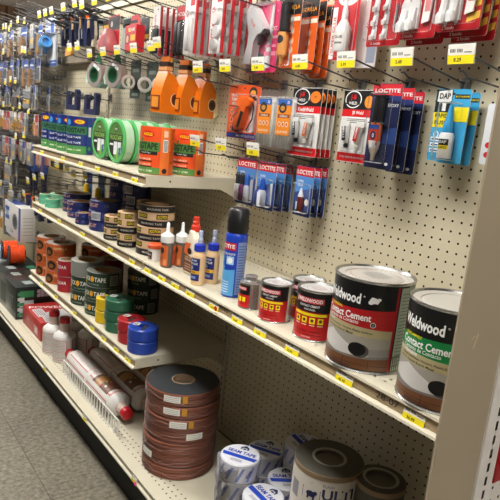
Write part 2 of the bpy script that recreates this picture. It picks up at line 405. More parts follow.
shelf(U[2]+0.1, U[1]-0.1, 15.0, zC, 'lower cream shelf carrying duct tape stacks', [(-108.8,'9.49'),(-100.0,'9.49'),(-90.5,'8.99'),(-82.6,'7.49'),(-77.9,'4.49'),(-73.2,'4.49'),(-69.3,'4.49')])
# tags on the base deck
for k, (px, price) in enumerate([(-115.8,'12.49'),(-100.1,'14.99'),(-79.7,'16.49'),(-61.7,'29.99')]):
    g = MB(); tagtexts(g, flat(0, Matrix.Rotation(rad(-10), 4, 'X')), 1.5, 0.9, price)
    if k == 3: g.rect(0.2, -0.1, 0.8, 0.35, flat(0, Matrix.Rotation(rad(-10), 4, 'X')), M('ee3f8c', 0.5), 0.02)
    o = g.build('price_sticker', None, (px, -16.72, zD-1.1))
    tag(o, ['yellow price sticker on the base deck lip below the black carton', 'yellow price sticker on the base deck lip below the white squat bottles',
            'yellow price sticker on the base deck lip below the wire rack', 'yellow price sticker with pink dot on the base deck lip below the coil stack'][k], 'price tag')

# end cap panel at the near end of the run
t = thing('end_cap', 'tall beige steel end panel with slotted upright at the near end', 'shelving', (-17.4, -14.9, -FLOOR))
EP = M('a3947d', 0.4, var=0.04, scale=3)
pan = MB(); pan.box(-0.12, -5.1, 0, 0, 0, 92, EP)
for (y0, z0, y1, z1) in ((-3.2, 42.4, -2.9, 43.3), (-3.5, 43.0, -3.2, 43.2)):
    pan.quad([(y0, z0), (y0+0.12, z0), (y1+0.12, z1), (y1, z1)], side_map(0), M('cbb98f', 0.5), 0.004)
pan.build('end_panel', t)
st = MB(); CW = M('ddd8d0', 0.5)
st.perf([1.15], [0.5+k for k in range(91)], 0.9, 1, RECT8(0.14, 0.32), side_map(0.12), CW)
st.rect(0, 0, 0.7, 91, side_map(0.12), CW, 0); st.rect(1.6, 0, 2.0, 91, side_map(0.12), CW, 0)
st.box(-0.5, 0, 0, 0.12, 0.02, 91, CW); st.box(-0.45, 0.02, 0, -0.4, 2.0, 91, CAVITY)
st.build('slotted_upright', t)
eb = MB(); eb.perf([2.5+k for k in range(24)], [0.5+k for k in range(91)], 1, 1, OCT(0.125), side_map(0.0), M('d9d3cb', 0.6))
eb.build('end_pegboard', t)
MB().box(-0.6, 2.0, 0, -0.5, 26, 91, CAVITY).build('board_backing', t)
q = MB(); q.box(-0.1, 0, 0, 0.02, 4.2, 5.2, M('a5141c', .4)); q.box(0.02, 0.5, 1.0, 0.8, 3.6, 3.4, M('9d1018', 0.3), bev=0.1)
q.rect(0.4, 4.0, 3.8, 4.9, side_map(0.02), WHITE)
t = tag(q.build('red_card', None, (-17.28, -12.7, -21.6)), 'red blister card hanging on the end cap at the right edge', 'card')

# ------------------------------------------------------------------ peg hooks
def make_hook(length=9.4, tagged=True, name='peg_hook', label='hook', price='5.49', loc=(0,0,0), big=True):
    t = thing(name, label, 'hook', loc)
    b = MB(); b.box(-0.45, -0.32, -0.75, 0.45, -0.02, 0.75, GREYMETAL, bev=0.05)
    b.box(-0.35, -0.55, -0.2, -0.15, -0.3, 0.35, GREYMETAL); b.box(0.15, -0.55, -0.2, 0.35, -0.3, 0.35, GREYMETAL)
    b.build('hook_bracket', t)
    w = MB(); w.tube([(0, -0.2, -0.5), (0, -0.8, -0.62), (0, -length+1.2, -0.25), (0, -length+0.5, 0.1), (0, -length+0.2, 0.05)], 0.085, DKWIRE)
    w.build('product_wire', t)
    if tagged:
        w = MB(); w.tube([(0, -0.2, 0.4), (0, -0.7, 0.25), (0, -1.4, 0.35), (0, -length+0.15, 1.55)], 0.085, DKWIRE); w.build('tag_wire', t)
        g = MB(); T = TR(0, -length+0.05, 0.55) @ Matrix.Rotation(rad(8), 4, 'X')
        g.box(-1.18, 0.0, -0.02, 1.18, 0.05, 1.42, M('d8d8d4', 0.3), T, bev=0.02)
        tagtexts(g, flat(-0.03, T), 2.26, 1.34, price, big); g.build('price_tag', t)
    return t
ZH2, ZH3 = 5.7, -3.4
rowlab = [(-65.7,'carrying the orange mini glue gun pack'),(-59.5,'carrying two clear bags of glue sticks'),(-53.0,'carrying the red and white twin tube cards'),(-46.0,'carrying one red and white two tube card'),(-39.6,'carrying the navy syringe cards'),(-33.2,'carrying the light blue glue cards'),(-27.6,'behind the beige end panel')]
for k, (x, s) in enumerate(rowlab):
    make_hook(label='black wire peg hook with price tag ' + s, loc=(x, 0, ZH2), price=['16.49','4.99','7.49','6.49','5.99','5.49','8.29'][k])
for k, (x, s) in enumerate([(-65.0,'empty, right of the upper shelf'),(-58.9,'carrying the blue marker glue cards'),(-52.4,'carrying the blue and red label glue cards')]):
    make_hook(label='black peg hook with price tag, lowest row, ' + s, loc=(x, 0, ZH3), price=['3.49','4.29','4.99'][k])
for k, (x, s) in enumerate([(-62.0,'carrying the pink glue gun card'),(-55.4,'carrying the orange and black glue cards'),(-48.6,'carrying the red card with white bottle'),(-42.2,'carrying the six hook card'),(-36.6,'carrying the pair of large white hooks'),(-31.6,'carrying the yellow striped hook cards')]):
    make_hook(label='black wire peg hook in the top row ' + s, loc=(x, 0, 15.4), price='6.29')

# ------------------------------------------------------------------ hanging cards
def roundcard(w, h, r=0.25):
    pts = []
    for cx, cz, a in ((w/2-r, r, -90), (w/2-r, h-r, 0), (-w/2+r, h-r, 90), (-w/2+r, r, 180)):
        for k in range(4): pts.append((cx + r*math.cos(rad(a+30*k)), cz + r*math.sin(rad(a+30*k))))
    return pts
def card_base(w, h, m, t=0.05, back=PAPER):
    b = MB(); b.slab(roundcard(w, h), -t, 0, m, None, back); b.disc(0, h-0.42, 0.2, 0.1, flat(-t), CAVITY, 0.01, 10); return b
def blister(x0, z0, x1, z1, dep, parent, m=CLEAR, name='blister'):
    b = MB(); b.box(x0, -dep, z0, x1, -0.06, z1, m, bev=min(0.22, dep*0.4)); return b.build(name, parent)
F5 = flat(-0.05)
GREY = M('9aa0a4', 0.3)

def glue_gun_card():
    t = thing('glue_gun_pack', 'orange card with black and orange mini glue gun, hung left of the glue sticks', 'glue gun', (-64.0, -3.0, -1.4))
    b = card_base(7.0, 6.9, M('e4571c', 0.45))
    b.rect(-3.4, 0.05, 3.4, 0.7, F5, M('23409a', 0.5)); b.text('MINI HOT GLUE GUN', 0.9, 0.37, 0.3, F5, WHITE)
    b.rect(-3.2, 5.2, -1.0, 6.3, F5, M('e4571c')); b.text('DUAL', -2.2, 5.6, 0.4, F5, WHITE, bold=0.02); b.text('TEMP', -2.2, 5.05, 0.4, F5, WHITE, bold=0.02)
    b.text('MINI', -2.2, 4.5, 0.35, F5, WHITE)
    b.rect(-3.3, 4.1, -1.1, 4.25, F5, INK)
    for k in range(3): b.disc(-2.55, 3.4-1.0*k, 0.4, 0.4, F5, M('f2a27c'), 0.014); b.disc(-2.55, 3.4-1.0*k, 0.22, 0.26, F5, M('c33e10'), 0.018)
    b.disc(1.9, 5.9, 0.9, 0.75, F5, INK, 0.014); b.disc(1.9, 5.85, 0.6, 0.4, F5, M('e8a13a'), 0.018); b.rect(0.9, 4.95, 2.9, 5.3, F5, INK, 0.014)
    b.build('backing_card', t)
    g = MB(); OR = M('e8681c', 0.35); BL = M('1d1d1f', 0.45)
    g.slab([(-0.6,4.6),(-0.1,5.5),(1.9,5.3),(2.5,4.9),(2.4,4.3),(1.7,4.1),(1.3,3.0),(0.6,1.5),(-0.4,1.1),(-0.9,1.6),(0.1,3.2),(0.5,4.0),(-0.3,4.2)], -0.95, -0.15, OR)
    g.build('glue_gun', t)
    h = MB(); h.slab([(0.75,3.6),(1.35,3.4),(0.6,1.6),(0.0,1.35)], -1.0, -0.94, BL); h.slab([(-1.4,4.5),(-0.6,4.8),(-0.6,4.3),(-1.35,4.35)], -0.75, -0.35, GREY)
    h.tube([(2.4,-.55,4.7),(2.9,-.5,4.2),(2.6,-.4,2.6),(1.4,-.3,1.2)], 0.09, BL); h.slab([(-1.0,1.7),(-0.4,1.1),(-0.2,0.8),(-1.1,1.0)], -0.9, -0.2, BL)
    h.tube([(-0.1,-.6,3.4),(-0.6,-.6,3.3),(-1.6,-.5,2.7)], 0.1, CHROME); h.tube([(-0.4,-.6,4.1),(-1.6,-.5,3.7),(-2.1,-.4,3.2)], 0.08, CHROME)
    h.build('grip_and_stand', t)
    blister(-2.0, 0.9, 3.0, 5.7, 1.15, t)
    return t
glue_gun_card()
def stick_bag(x, lab, w=3.6):
    t = thing('glue_stick_bag', lab, 'glue sticks', (x, -3.0, -2.1))
    b = MB(); b.slab([(-w/2,0),(w/2,0),(w/2,7.0),(-w/2,7.0)], -0.06, 0, FILM); b.box(-w/2, -0.5, 0.05, w/2, -0.1, 6.2, MILKY, bev=0.15); b.build('clear_bag', t)
    s = MB()
    for k in range(6): s.tube([(-w/2+0.45+k*(w-0.9)/5, -0.28, 0.2), (-w/2+0.45+k*(w-0.9)/5, -0.28, 5.6)], 0.21, M('e6e3da', 0.3), 8)
    s.build('glue_sticks', t)
    l = MB(); m = flat(-0.52); l.rect(-w*0.36, 1.7, w*0.36, 5.9, m, M('ea8a1f', 0.45)); l.rect(-w*0.36, 5.2, w*0.36, 5.9, m, M('2a62b4', 0.45), 0.016); l.text('30', w*0.2, 5.55, 0.35, m, WHITE)
    l.disc(-0.3, 4.9, 0.72, 0.62, m, INK, 0.02); l.disc(-0.3, 4.85, 0.42, 0.3, m, M('c98d3c'), 0.025); l.rect(-1.1, 3.75, 1.1, 4.15, m, M('8c3c10'), 0.02); l.text('GORILLA', 0, 3.95, 0.26, m, WHITE, 0.03)
    for k in range(3): l.disc(-0.7+0.7*k, 3.0, 0.27, 0.3, m, WHITE, 0.02); l.disc(-0.7+0.7*k, 3.0, 0.2, 0.23, m, M('d8761a'), 0.025)
    l.text('GLUE STICKS', 0, 2.1, 0.25, m, WHITE, 0.02)
    l.build('bag_label', t); return t
stick_bag(-58.7, 'clear bag of glue sticks with orange label, left bag of the two')
stick_bag(-54.9, 'clear bag of glue sticks with orange label, right bag beside the twin tube cards')

def weld_card(x, y, z, lab, name2='KwikWeld', w=5.0, h=7.7, orange=True):
    t = thing('adhesive_card', lab, 'glue card', (x, y, z))
    b = card_base(w, h, M('e7e5e2', 0.45)); R_ = M('d4141c', 0.4)
    b.rect(-w/2+0.02, h*0.72, w/2-0.02, h-0.06, F5, M('141416', 0.4)); b.disc(-w*0.17, h*0.87, w*0.27, h*0.12, F5, WHITE, 0.016); b.disc(-w*0.17, h*0.87, w*0.24, h*0.105, F5, M('141416'), 0.02)
    b.text('J-B', -w*0.17, h*0.895, h*0.085, F5, R_, 0.03, bold=0.03); b.rect(-w*0.4, h*0.80, w*0.06, h*0.835, F5, INK, 0.025); b.text('WELD', -w*0.17, h*0.82, h*0.04, F5, WHITE, 0.035, bold=0.02)
    if orange: b.disc(w*0.29, h*0.865, w*0.18, h*0.085, F5, M('ee7a1c'), 0.02); b.text('4X', w*0.29, h*0.87, 0.22, F5, INK, 0.03)
    else: b.disc(w*0.34, h*0.84, w*0.14, h*0.085, F5, M('ee8a1c'), 0.02)
    b.rect(-w/2+0.02, h*0.635, w/2-0.02, h*0.735, F5, R_, 0.016); b.text(name2, 0 if orange else 0.1, h*0.685, h*0.06, F5, WHITE, 0.03, bold=0.02)
    b.rect(-w/2+0.02, 0.06, w/2-0.02, h*0.13, F5, R_, 0.016)
    for k in range(3): b.rect(-w*0.3, h*(0.6-0.025*k), w*0.3, h*(0.608-0.025*k), F5, INK, 0.014)
    b.text('STEEL REINFORCED EPOXY', 0, h*0.07, 0.2, F5, WHITE, 0.03, w=w*0.8)
    b.build('backing_card', t)
    for sgn, mm, lbl in ((-1, M('2a2a2e', 0.35), 'dark'), (1, M('f0eeea', 0.35), 'light')):
        g = MB(); xx = sgn*w*0.15; T = TR(xx, -0.42, h*0.2) @ Matrix.Rotation(rad(9*sgn), 4, 'Y')
        g.lathe([(0.0,0),(0.24,0),(0.26,0.35),(0.14,0.45)], BLACK if sgn < 0 else WHITE, 14, T)
        g.lathe([(0.14,0.45),(0.3,0.7),(0.4,h*0.3)], M('dcdcd8', 0.35), 14, T); g.box(-0.55, -0.06, h*0.3, 0.55, 0.06, h*0.37, M('dcdcd8', 0.35), T)
        mp = flat(-0.36, T)
        g.rect(-0.27, 0.75, 0.27, h*0.3, mp, mm if sgn < 0 else M('e9742a' if orange else 'd4141c', 0.4), 0.0)
        g.text('STEEL' if sgn < 0 else 'HARDENER', 0, 0.75+h*0.12, 0.3, mp, WHITE, 0.02, w=1.3, rot=90); g.build('adhesive_tube', t)
    blister(-w*0.36, h*0.15, w*0.38, h*0.6, 0.85, t)
    return t
k1 = weld_card(-51.6, -3.0, -2.5, 'red and white twin tube epoxy card, frontmost of its stack of four')
for k, s in enumerate(('second', 'third', 'rearmost')):
    dup(k1, (-51.6, -2.25+0.72*k, -2.5), label='red and white twin tube epoxy card, %s of its stack of four' % s, group='twin tube epoxy cards')
k1['group'] = 'twin tube epoxy cards'
weld_card(-44.0, -2.5, -2.45, 'red and white single epoxy card with two tubes, between twin tube stack and navy cards', 'JB Weld', 4.4, 7.5, False)

def syringe_card():
    t = thing('syringe_card', 'navy card with red band and black syringe, frontmost of its stack of three', 'glue card', (-38.6, -4.4, -2.55), group='navy syringe cards')
    w, h = 3.6, 8.0; b = card_base(w, h, M('182148', 0.4)); R_ = M('c9222e', 0.4)
    b.rect(-w/2+0.03, h*0.86, w/2-0.03, h-0.05, F5, R_); b.text('LOCTITE', 0.05, h*0.92, h*0.045, F5, WHITE, bold=0.02, w=w*0.86)
    b.rect(-w/2+0.03, h*0.80, w/2-0.03, h*0.86, F5, M('22336c')); b.quad([(-w/2+.05, h*.3), (w/2-.05, h*.3), (w/2-.05, h*.5), (-w/2+.05, h*.42)], F5, M('284684'))
    b.text('EPOXY', 1.0, h*0.75, 0.3, F5, WHITE); b.disc(w*0.3, 0.5, 0.22, 0.15, F5, WHITE, 0.02)
    b.build('backing_card', t)
    s = MB(); bx = M('1a1a1c', 0.35)
    for dx in (-0.32, 0.32): s.lathe([(0,4.2),(0.3,4.2),(0.3,6.8),(0,6.85)], bx, 14, TR(-0.35+dx, -0.5, 0)); s.lathe([(0,2.6),(0.33,2.6),(0.33,4.3)], M('d86a3a', 0.3), 14, TR(-0.35+dx, -0.5, 0))
    s.box(-1.3, -0.75, 4.2, 0.6, -0.25, 4.36, CHROME); s.box(-1.1, -0.8, 6.75, 0.4, -0.2, 6.9, bx)
    s.rect(-0.95, 2.2, 0.25, 4.1, flat(-0.84), M('c4402c', 0.4), 0); s.disc(-0.35, 3.1, 0.35, 0.4, flat(-0.84), NAVY, 0.01); s.rect(-0.95, 3.7, 0.25, 4.1, flat(-0.84), M('274a9a'), 0.01)
    s.text('0', -0.35, 3.1, 0.4, flat(-0.84), WHITE, 0.02)
    s.lathe([(0.5,1.9),(0.6,2.6)], M('d8d8d8', 0.3), 14, TR(-0.35, -0.5, 0)); s.lathe([(0,0.7),(0.18,0.7),(0.25,1.3),(0.5,1.9)], M('d9c9b8', 0.3), 14, TR(-0.35, -0.5, 0))
    s.build('epoxy_syringe', t)
    blister(-1.5, 0.5, 0.9, 7.1, 1.0, t); return t
s1 = syringe_card()
dup(s1, (-38.6, -2.6, -2.7), label='navy card with red band and black syringe, second of its stack of three')
dup(s1, (-38.6, -1.1, -2.9), label='navy card with red band and black syringe, rearmost of its stack of three')

def dap_card():
    t = thing('glue_bottle_card', 'light blue card with white glue bottle, front card beside the beige end panel', 'glue card', (-32.6, -2.5, -1.2))
    w, h = 3.6, 6.4; LB = M('3aa0d0', 0.4); b = card_base(w, h, LB); K = M('18181a', 0.4)
    b.rect(-w/2+.03, h*0.68, -0.05, h-.05, F5, K); b.poly([(-1.6,h*.83),(-1.55,h*.97),(-0.15,h*.99),(-0.1,h*.84),(-0.6,h*.8),(-0.6,h*.7),(-1.0,h*.7),(-1.0,h*.8)], F5, WHITE, 0.016)
    b.text('DAP', -0.83, h*0.905, 0.52, F5, K, 0.03, w=1.15, bold=0.03)
    b.rect(-w/2+.03, h*0.47, 0.1, h*0.68, F5, YEL); b.text('RAPID', -0.9, h*0.635, 0.36, F5, K, 0.03, w=1.4, bold=0.02); b.text('FUSE', -0.9, h*0.54, 0.36, F5, K, 0.03, w=1.3, bold=0.02)
    b.rect(0.2, h*0.87, w/2-.1, h*0.93, F5, INK); b.text('MULTI PURPOSE', 1.0, h*0.9, 0.14, F5, YEL); b.rect(0.3, h*0.56, w/2-.03, h*0.76, F5, YEL)
    b.disc(-1.2, h*0.37, 0.3, 0.32, F5, WHITE, 0.016); b.disc(-1.2, h*0.37, 0.2, 0.22, F5, LB, 0.02)
    for z in (0.28, 0.2, 0.12): b.rect(-w/2+.1, h*z, -0.4, h*(z+.055), F5, M('e8ecef')); b.rect(-w/2+.2, h*(z+.015), -0.55, h*(z+.035), F5, M('22507a'), 0.018)
    b.build('backing_card', t)
    g = MB(); T = TR(0.35, -0.55, 0.3)
    g.lathe([(0,0),(0.62,0),(0.66,0.1),(0.66,2.0),(0.55,2.25),(0.3,2.35)], M('f1f3f3', 0.3), 20, T); bot = g.build('glue_bottle', t)
    mp = cyl(0.66, -80, T); l = MB(); l.rect(-0.5, 0.3, 0.5, 1.7, mp, PAPER, 0.01, 6); l.rect(-0.5, 1.15, 0.5, 1.7, mp, K, 0.015, 6); l.rect(-0.5, 0.8, 0.5, 1.15, mp, YEL, 0.015, 6); l.text('DAP', 0, 1.45, 0.25, mp, WHITE); l.text('RAPID', 0, 0.97, 0.2, mp, K); l.build('bottle_label', bot)
    n = MB(); n.lathe([(0.5,2.25),(0.52,2.6),(0.42,3.1),(0.36,3.3),(0.16,4.7),(0,4.75)], M('2b8fc6', 0.35), 18, T); n.build('nozzle_cap', bot)
    blister(-0.6, 0.15, 1.3, 5.2, 1.3, t); return t
d1 = dap_card(); d1['group'] = 'light blue glue cards'
dup(d1, (-32.6, -1.1, -1.35), label='light blue card with white glue bottle, rear card half hidden', group='light blue glue cards')

def blue_glue_card(x, y, z, w, h, lab, kind):
    t = thing('glue_card', lab, 'glue card', (x, y, z))
    b = card_base(w, h, M('1c4086', 0.4)); R_ = M('c5202c', 0.4); b.rect(-w/2+.03, h*0.8, w/2-.03, h-.05, F5, R_); b.text('LOCTITE', 0, h*0.88, h*0.09, F5, WHITE, bold=0.02, w=w*0.85)
    b.rect(-w/2+.03, .06, w/2-.03, h*0.12, F5, M('16255a')); b.quad([(-w/2+.03,h*.45),(w/2-.03,h*.6),(w/2-.03,h*.8),(-w/2+.03,h*.8)], F5, M('4a86c8'), 0.014)
    b.text('SUPER', -w*0.2, h*0.7, 0.28, F5, WHITE); b.text('GLUE', -w*0.2, h*0.62, 0.28, F5, WHITE)
    b.disc(-w*0.3, h*0.08, 0.35, 0.25, F5, M('5fb0e2'), 0.02)
    b.build('backing_card', t)
    g = MB()
    if kind == 'pens':
        for k, (cx, c1, c2) in enumerate(((-1.2,'e9e9ea','202328'),(-0.2,'7a3f6a','22242a'),(0.9,'c9ccd2','2f62b8'))):
            T = TR(cx, -0.5, 0.5); g.lathe([(0,0),(0.4,0),(0.42,1.8),(0.3,2.1)], M(c1, 0.3), 14, T); g.lathe([(0.3,2.1),(0.3,3.3),(0.18,3.6),(0,3.6)], M(c2, 0.35), 14, T)
    elif kind == 'blue':
        T = TR(-0.1, -0.5, 0.4); g.lathe([(0,0),(0.55,0),(0.58,1.6),(0.35,2.1)], M('d6dbe4', 0.3), 16, T); g.lathe([(0.36,1.9),(0.4,2.6),(0.2,3.5),(0,3.6)], M('2355b5', 0.35), 16, T)
        T = TR(-1.2, -0.4, 0.4); g.lathe([(0,0),(0.35,0),(0.36,1.6),(0.2,2.0)], M('4b62b0', 0.3), 14, T)
    else:
        T = TR(0.1, -0.45, 0.6); g.lathe([(0,0),(0.36,0),(0.36,1.7)], M('7c2a28', 0.35), 14, T); g.lathe([(0.36,1.7),(0.2,2.3),(0.1,2.7),(0,2.7)], M('e4e6ea', 0.3), 14, T); g.rect(-1.1, 0.4, -0.4, 1.6, F5, M('dfe6f0'), 0.02); g.disc(0.75, 1.7, 0.35, 0.4, F5, WHITE, 0.02)
    g.build('glue_tubes', t); blister(-w*0.42, 0.4, w*0.42, h*0.66, 0.95, t, name='blister'); return t
blue_glue_card(-61.6, -3.2, -9.8, 4.3, 6.0, 'blue card with red band holding three small marker bottles, leftmost in lowest row', 'pens')
c = blue_glue_card(-56.9, -3.5, -9.7, 3.7, 5.9, 'blue card with red band and blue capped bottle, frontmost of three', 'blue'); c['group'] = 'blue capped glue cards'
dup(c, (-56.9, -2.1, -9.75), label='blue card with red band and blue capped bottle, middle of three', group='blue capped glue cards')
dup(c, (-56.9, -0.9, -9.8), label='blue card with red band and blue capped bottle, rearmost of three', group='blue capped glue cards')
c = blue_glue_card(-50.4, -3.0, -9.4, 3.1, 5.8, 'blue card with red band and dark red tube, frontmost of three at right', 'red'); c['group'] = 'dark red tube glue cards'
dup(c, (-50.4, -1.9, -9.4), label='blue card with red band and dark red tube, middle of three at right', group='dark red tube glue cards')
dup(c, (-50.4, -0.9, -9.4), label='blue card with red band and dark red tube, rearmost of three at right', group='dark red tube glue cards')

# top row
def pink_card():
    t = thing('glue_gun_pack', 'pink card with white and grey full size glue gun in the top row', 'glue gun', (-61.2, -3.0, 7.0))
    w, h = 6.2, 8.3; b = card_base(w, h, M('cf2d62', 0.45)); b.quad([(-3,.1),(-.5,.1),(.5,2.2),(-3,3.2)], F5, M('5b5560')); b.text('HOT', 2.0, h*0.62, 0.5, F5, WHITE); b.text('GLUE GUN', 1.9, h*0.5, 0.32, F5, WHITE); b.rect(0.6, 2.0, 2.9, 2.5, F5, M('e88aa8')); b.rect(0.6, 3.0, 2.9, 3.3, F5, M('e88aa8'))
    b.build('backing_card', t)
    g = MB(); LG = M('cfcfd0', 0.35)
    g.slab([(-2.2,7.4),(-1.6,8.0),(-0.6,7.6),(1.3,5.5),(1.5,4.9),(1.1,4.5),(0.3,4.4),(-0.3,3.6),(-0.5,1.7),(-0.9,0.9),(-2.4,1.0),(-2.2,1.6),(-1.6,3.2),(-1.5,4.6),(-2.0,6.0)], -1.25, -0.2, LG)
    g.build('glue_gun', t)
    d = MB(); d.slab([(0.7,5.6),(1.25,5.1),(1.6,5.0),(1.9,4.5),(1.5,4.3),(1.0,4.6)], -1.1, -0.35, M('3b3d42', 0.4)); d.slab([(0.2,4.3),(0.9,4.4),(0.6,3.5),(0.25,3.2)], -0.95, -0.5, M('3b3d42', 0.4)); d.text('GLUE', -0.7, 5.8, 0.4, flat(-1.26), RED, 0.01, rot=-50)
    d.build('nozzle_and_trigger', t); blister(-2.6, 0.5, 2.1, 8.1, 1.45, t); return t
pink_card()
def white_bag():
    t = thing('glue_pack', 'white and red hanging pack half hidden behind the orange glue syringe', 'glue pack', (-57.1, -2.2, 9.6))
    b = card_base(3.6, 7.0, M('dfdddd', 0.4)); b.quad([(-1.7,.1),(1.2,.1),(.2,2.6),(-1.0,1.0)], F5, M('c3283a')); b.text('BONUS', 0.2, 5.6, 0.35, F5, INK); b.text('PACK', 0.2, 5.0, 0.35, F5, INK); b.build('backing_card', t)
    blister(-1.5, 0.5, 1.4, 4.5, 0.5, t); return t
white_bag()
def gor_syringe(x, y, z, lab, syr=True):
    t = thing('glue_card', lab, 'glue card', (x, y, z)); w, h = 3.2, 8.0
    b = card_base(w, h, M('e2601a', 0.42)); b.rect(-w/2+.03, h*0.72, w/2-.03, h*0.98, F5, M('1c1a18')); b.text('GORILLA', 0, h*0.82, 0.45, F5, M('f0a03a'), w=w*0.8, bold=0.02); b.rect(-w/2+.1, h*0.63, w/2-.1, h*0.69, F5, M('f4e3cf'))
    for k in range(3): b.disc(0.3, h*(0.5-0.13*k), 0.42, 0.42, F5, M('f1a57c'), 0.016); b.disc(0.3, h*(0.49-0.13*k), 0.2, 0.28, F5, WHITE, 0.02)
    b.build('backing_card', t)
    if syr:
        g = MB(); T = TR(-0.5, -0.6, 0.4)
        g.lathe([(0,0),(0.2,0),(0.3,0.6),(0.62,0.9),(0.62,3.4)], M('e2a05a', 0.3), 16, T); g.box(-0.9, -0.3, 3.4, 0.9, 0.3, 3.6, M('202024'), T); g.lathe([(0.6,3.6),(0.6,6.6),(0,6.7)], M('202024', 0.35), 16, T)
        g.disc(0, 2.6, 0.45, 0.45, cyl(0.62, -80, T), INK, 0.02); g.build('epoxy_syringe', t)
    blister(-1.3, 0.2, 0.5, 7.2, 1.3, t); return t
gor_syringe(-53.9, -4.6, 7.2, 'orange and black glue card with dark plunger syringe, frontmost in its stack')
g2 = gor_syringe(-53.0, -2.9, 7.2, 'orange glue card with white droplet icons, second in the stack behind the syringe', False)
dup(g2, (-53.0, -1.8, 6.9), label='orange glue card with white droplet icons, third in the stack'); dup(g2, (-53.0, -0.7, 6.6), label='orange glue card with white droplet icons, rearmost in the stack')
def red_bottle():
    t = thing('glue_bottle_card', 'red and white card with upright white bottle in the top row', 'glue card', (-47.0, -3.0, 8.1)); w, h = 3.9, 7.2
    b = card_base(w, h, M('cb1f28', 0.4)); b.quad([(-1.9,.1),(-1.2,.1),(-1.2,5.4),(-1.9,5.4)], F5, WHITE); b.text('SUPER GLUE', -1.5, 2.6, 0.4, F5, RED, rot=90, w=3.8)
    b.disc(0.2, 6.2, 1.5, 0.8, F5, WHITE, 0.016); b.text('PRO', 0.2, 6.2, 0.6, F5, RED); b.build('backing_card', t)
    g = MB(); T = TR(0.5, -0.6, 0.7); g.lathe([(0,0),(0.8,0),(0.85,0.15),(0.85,2.3),(0.4,3.1),(0.34,3.2)], M('eceaea', 0.3), 18, T); g.lathe([(0.36,3.2),(0.3,4.2),(0.12,5.2),(0,5.2)], M('e2e0e0', 0.3), 16, T); bo = g.build('glue_bottle', t)
    l = MB(); mp = cyl(0.85, -80, T); l.rect(-0.7, 0.4, 0.7, 1.9, mp, PAPER, 0.01, 6); l.text('GLUE', 0, 1.4, 0.3, mp, INK); l.rect(-0.5, 0.7, 0.5, 0.9, mp, M('888888'), 0.02, 4); l.build('bottle_label', bo)
    blister(-0.7, 0.3, 1.7, 6.2, 1.6, t); return t
red_bottle()
t = thing('glue_pack', 'white printed card behind the red bottle card in the top row', 'glue pack', (-45.0, -1.6, 7.4)); b = card_base(3.4, 7.6, M('e4e0dc', 0.45)); b.rect(0.3, .5, 1.5, 3.0, F5, M('9aa4b8')); b.text('ADHESIVE', 0.3, 5.0, 0.35, F5, RED, rot=70); b.text('GLUE', 0.9, 3.6, 0.3, F5, INK, rot=70); b.build('backing_card', t)

def hook_pack(x, y, z, w, h, lab, kind):
    t = thing('adhesive_hook_pack', lab, 'hook pack', (x, y, z)); R_ = M('b3121e', 0.4)
    b = card_base(w, h, R_); b.rect(-w/2+.03, h*0.62, w/2-.03, h*0.75, F5, M('8e0d18')); b.text('6 hooks' if kind == 'six' else '2 hooks', -w*0.2, 0.3, 0.28, F5, M('f2d6d6')); b.text('COMMAND', 0, h*0.9, 0.5, F5, WHITE, w=w*0.7)
    if kind == 'stripe':
        for k in range(5): b.quad([(w*.2, 0.6+k*1.0), (w*.48, 0.9+k*1.0), (w*.48, 1.5+k*1.0), (w*.2, 1.2+k*1.0)], F5, M('e2b23a'), 0.016)
    b.build('backing_card', t); HW = M('dcdcdb', 0.35)
    def hk(cx, cz, sc, dep):
        g = MB(); g.slab([(cx-.32*sc,cz-.1*sc),(cx+.32*sc,cz-.1*sc),(cx+.34*sc,cz+1.3*sc),(cx+.2*sc,cz+1.6*sc),(cx-.2*sc,cz+1.6*sc),(cx-.34*sc,cz+1.3*sc)], -dep*0.45, -0.1, HW)
        g.tube([(cx,-dep*.4,cz+1.0*sc),(cx,-dep*.6,cz+.4*sc),(cx,-dep*.75,cz-.1*sc),(cx,-dep*.95,cz-.15*sc),(cx,-dep*1.05,cz+.2*sc),(cx,-dep*1.05,cz+.35*sc)], [.26*sc]*3+[.28*sc,.25*sc,.12*sc], HW, 8)
        g.build('adhesive_hook', t)
    if kind == 'six':
        for i in range(2):
            for j in range(3): hk(-w*0.26+i*w*0.32, 0.75+j*1.3, 0.75, 0.6)
        s = MB(); s.tube([(w*.36,-.3,3.6),(w*.34,-.3,1.9)], 0.12, GREY); s.disc(w*.34, 1.7, .22, .25, flat(-0.3), GREY, 0.0); s.build('adhesive_strip', t)
    else:
        hk(-w*0.28, 0.9, 1.55, 0.9); hk(-w*0.04 if kind != 'two' else -w*.05, 1.0, 1.55, 0.9)
        s = MB(); s.slab([(w*.17,1.2),(w*.36,1.4),(w*.4,4.0),(w*.2,3.9)], -0.35, -0.2, WHITE); s.rect(w*.22, 2.2, w*.36, 3.6, flat(-0.36), M('d98a8a'), 0); s.build('adhesive_strip', t)
    blister(-w*0.44, 0.5, w*0.42, h*0.6 if kind != 'six' else h*0.66, 1.15, t); return t
hook_pack(-40.5, -4.0, 9.0, 4.2, 7.0, 'red pack of six small white adhesive hooks in the top row', 'six')
p = hook_pack(-36.5, -4.2, 9.4, 4.2, 7.0, 'red pack of two large white adhesive hooks, middle of the top row packs', 'two')
dup(p, (-36.5, -2.8, 9.1), label='red pack of large white adhesive hooks, tucked behind the middle pack')
p = hook_pack(-32.2, -4.2, 9.8, 4.3, 7.0, 'red pack of white adhesive hooks with yellow stripes, rightmost front pack', 'stripe'); p['group'] = 'yellow striped hook packs'
dup(p, (-32.2, -3.0, 9.5), label='red pack of white adhesive hooks with yellow stripes, second behind the rightmost', group='yellow striped hook packs'); dup(p, (-32.2, -1.8, 9.3), label='red pack of white adhesive hooks with yellow stripes, rearmost at right', group='yellow striped hook packs')
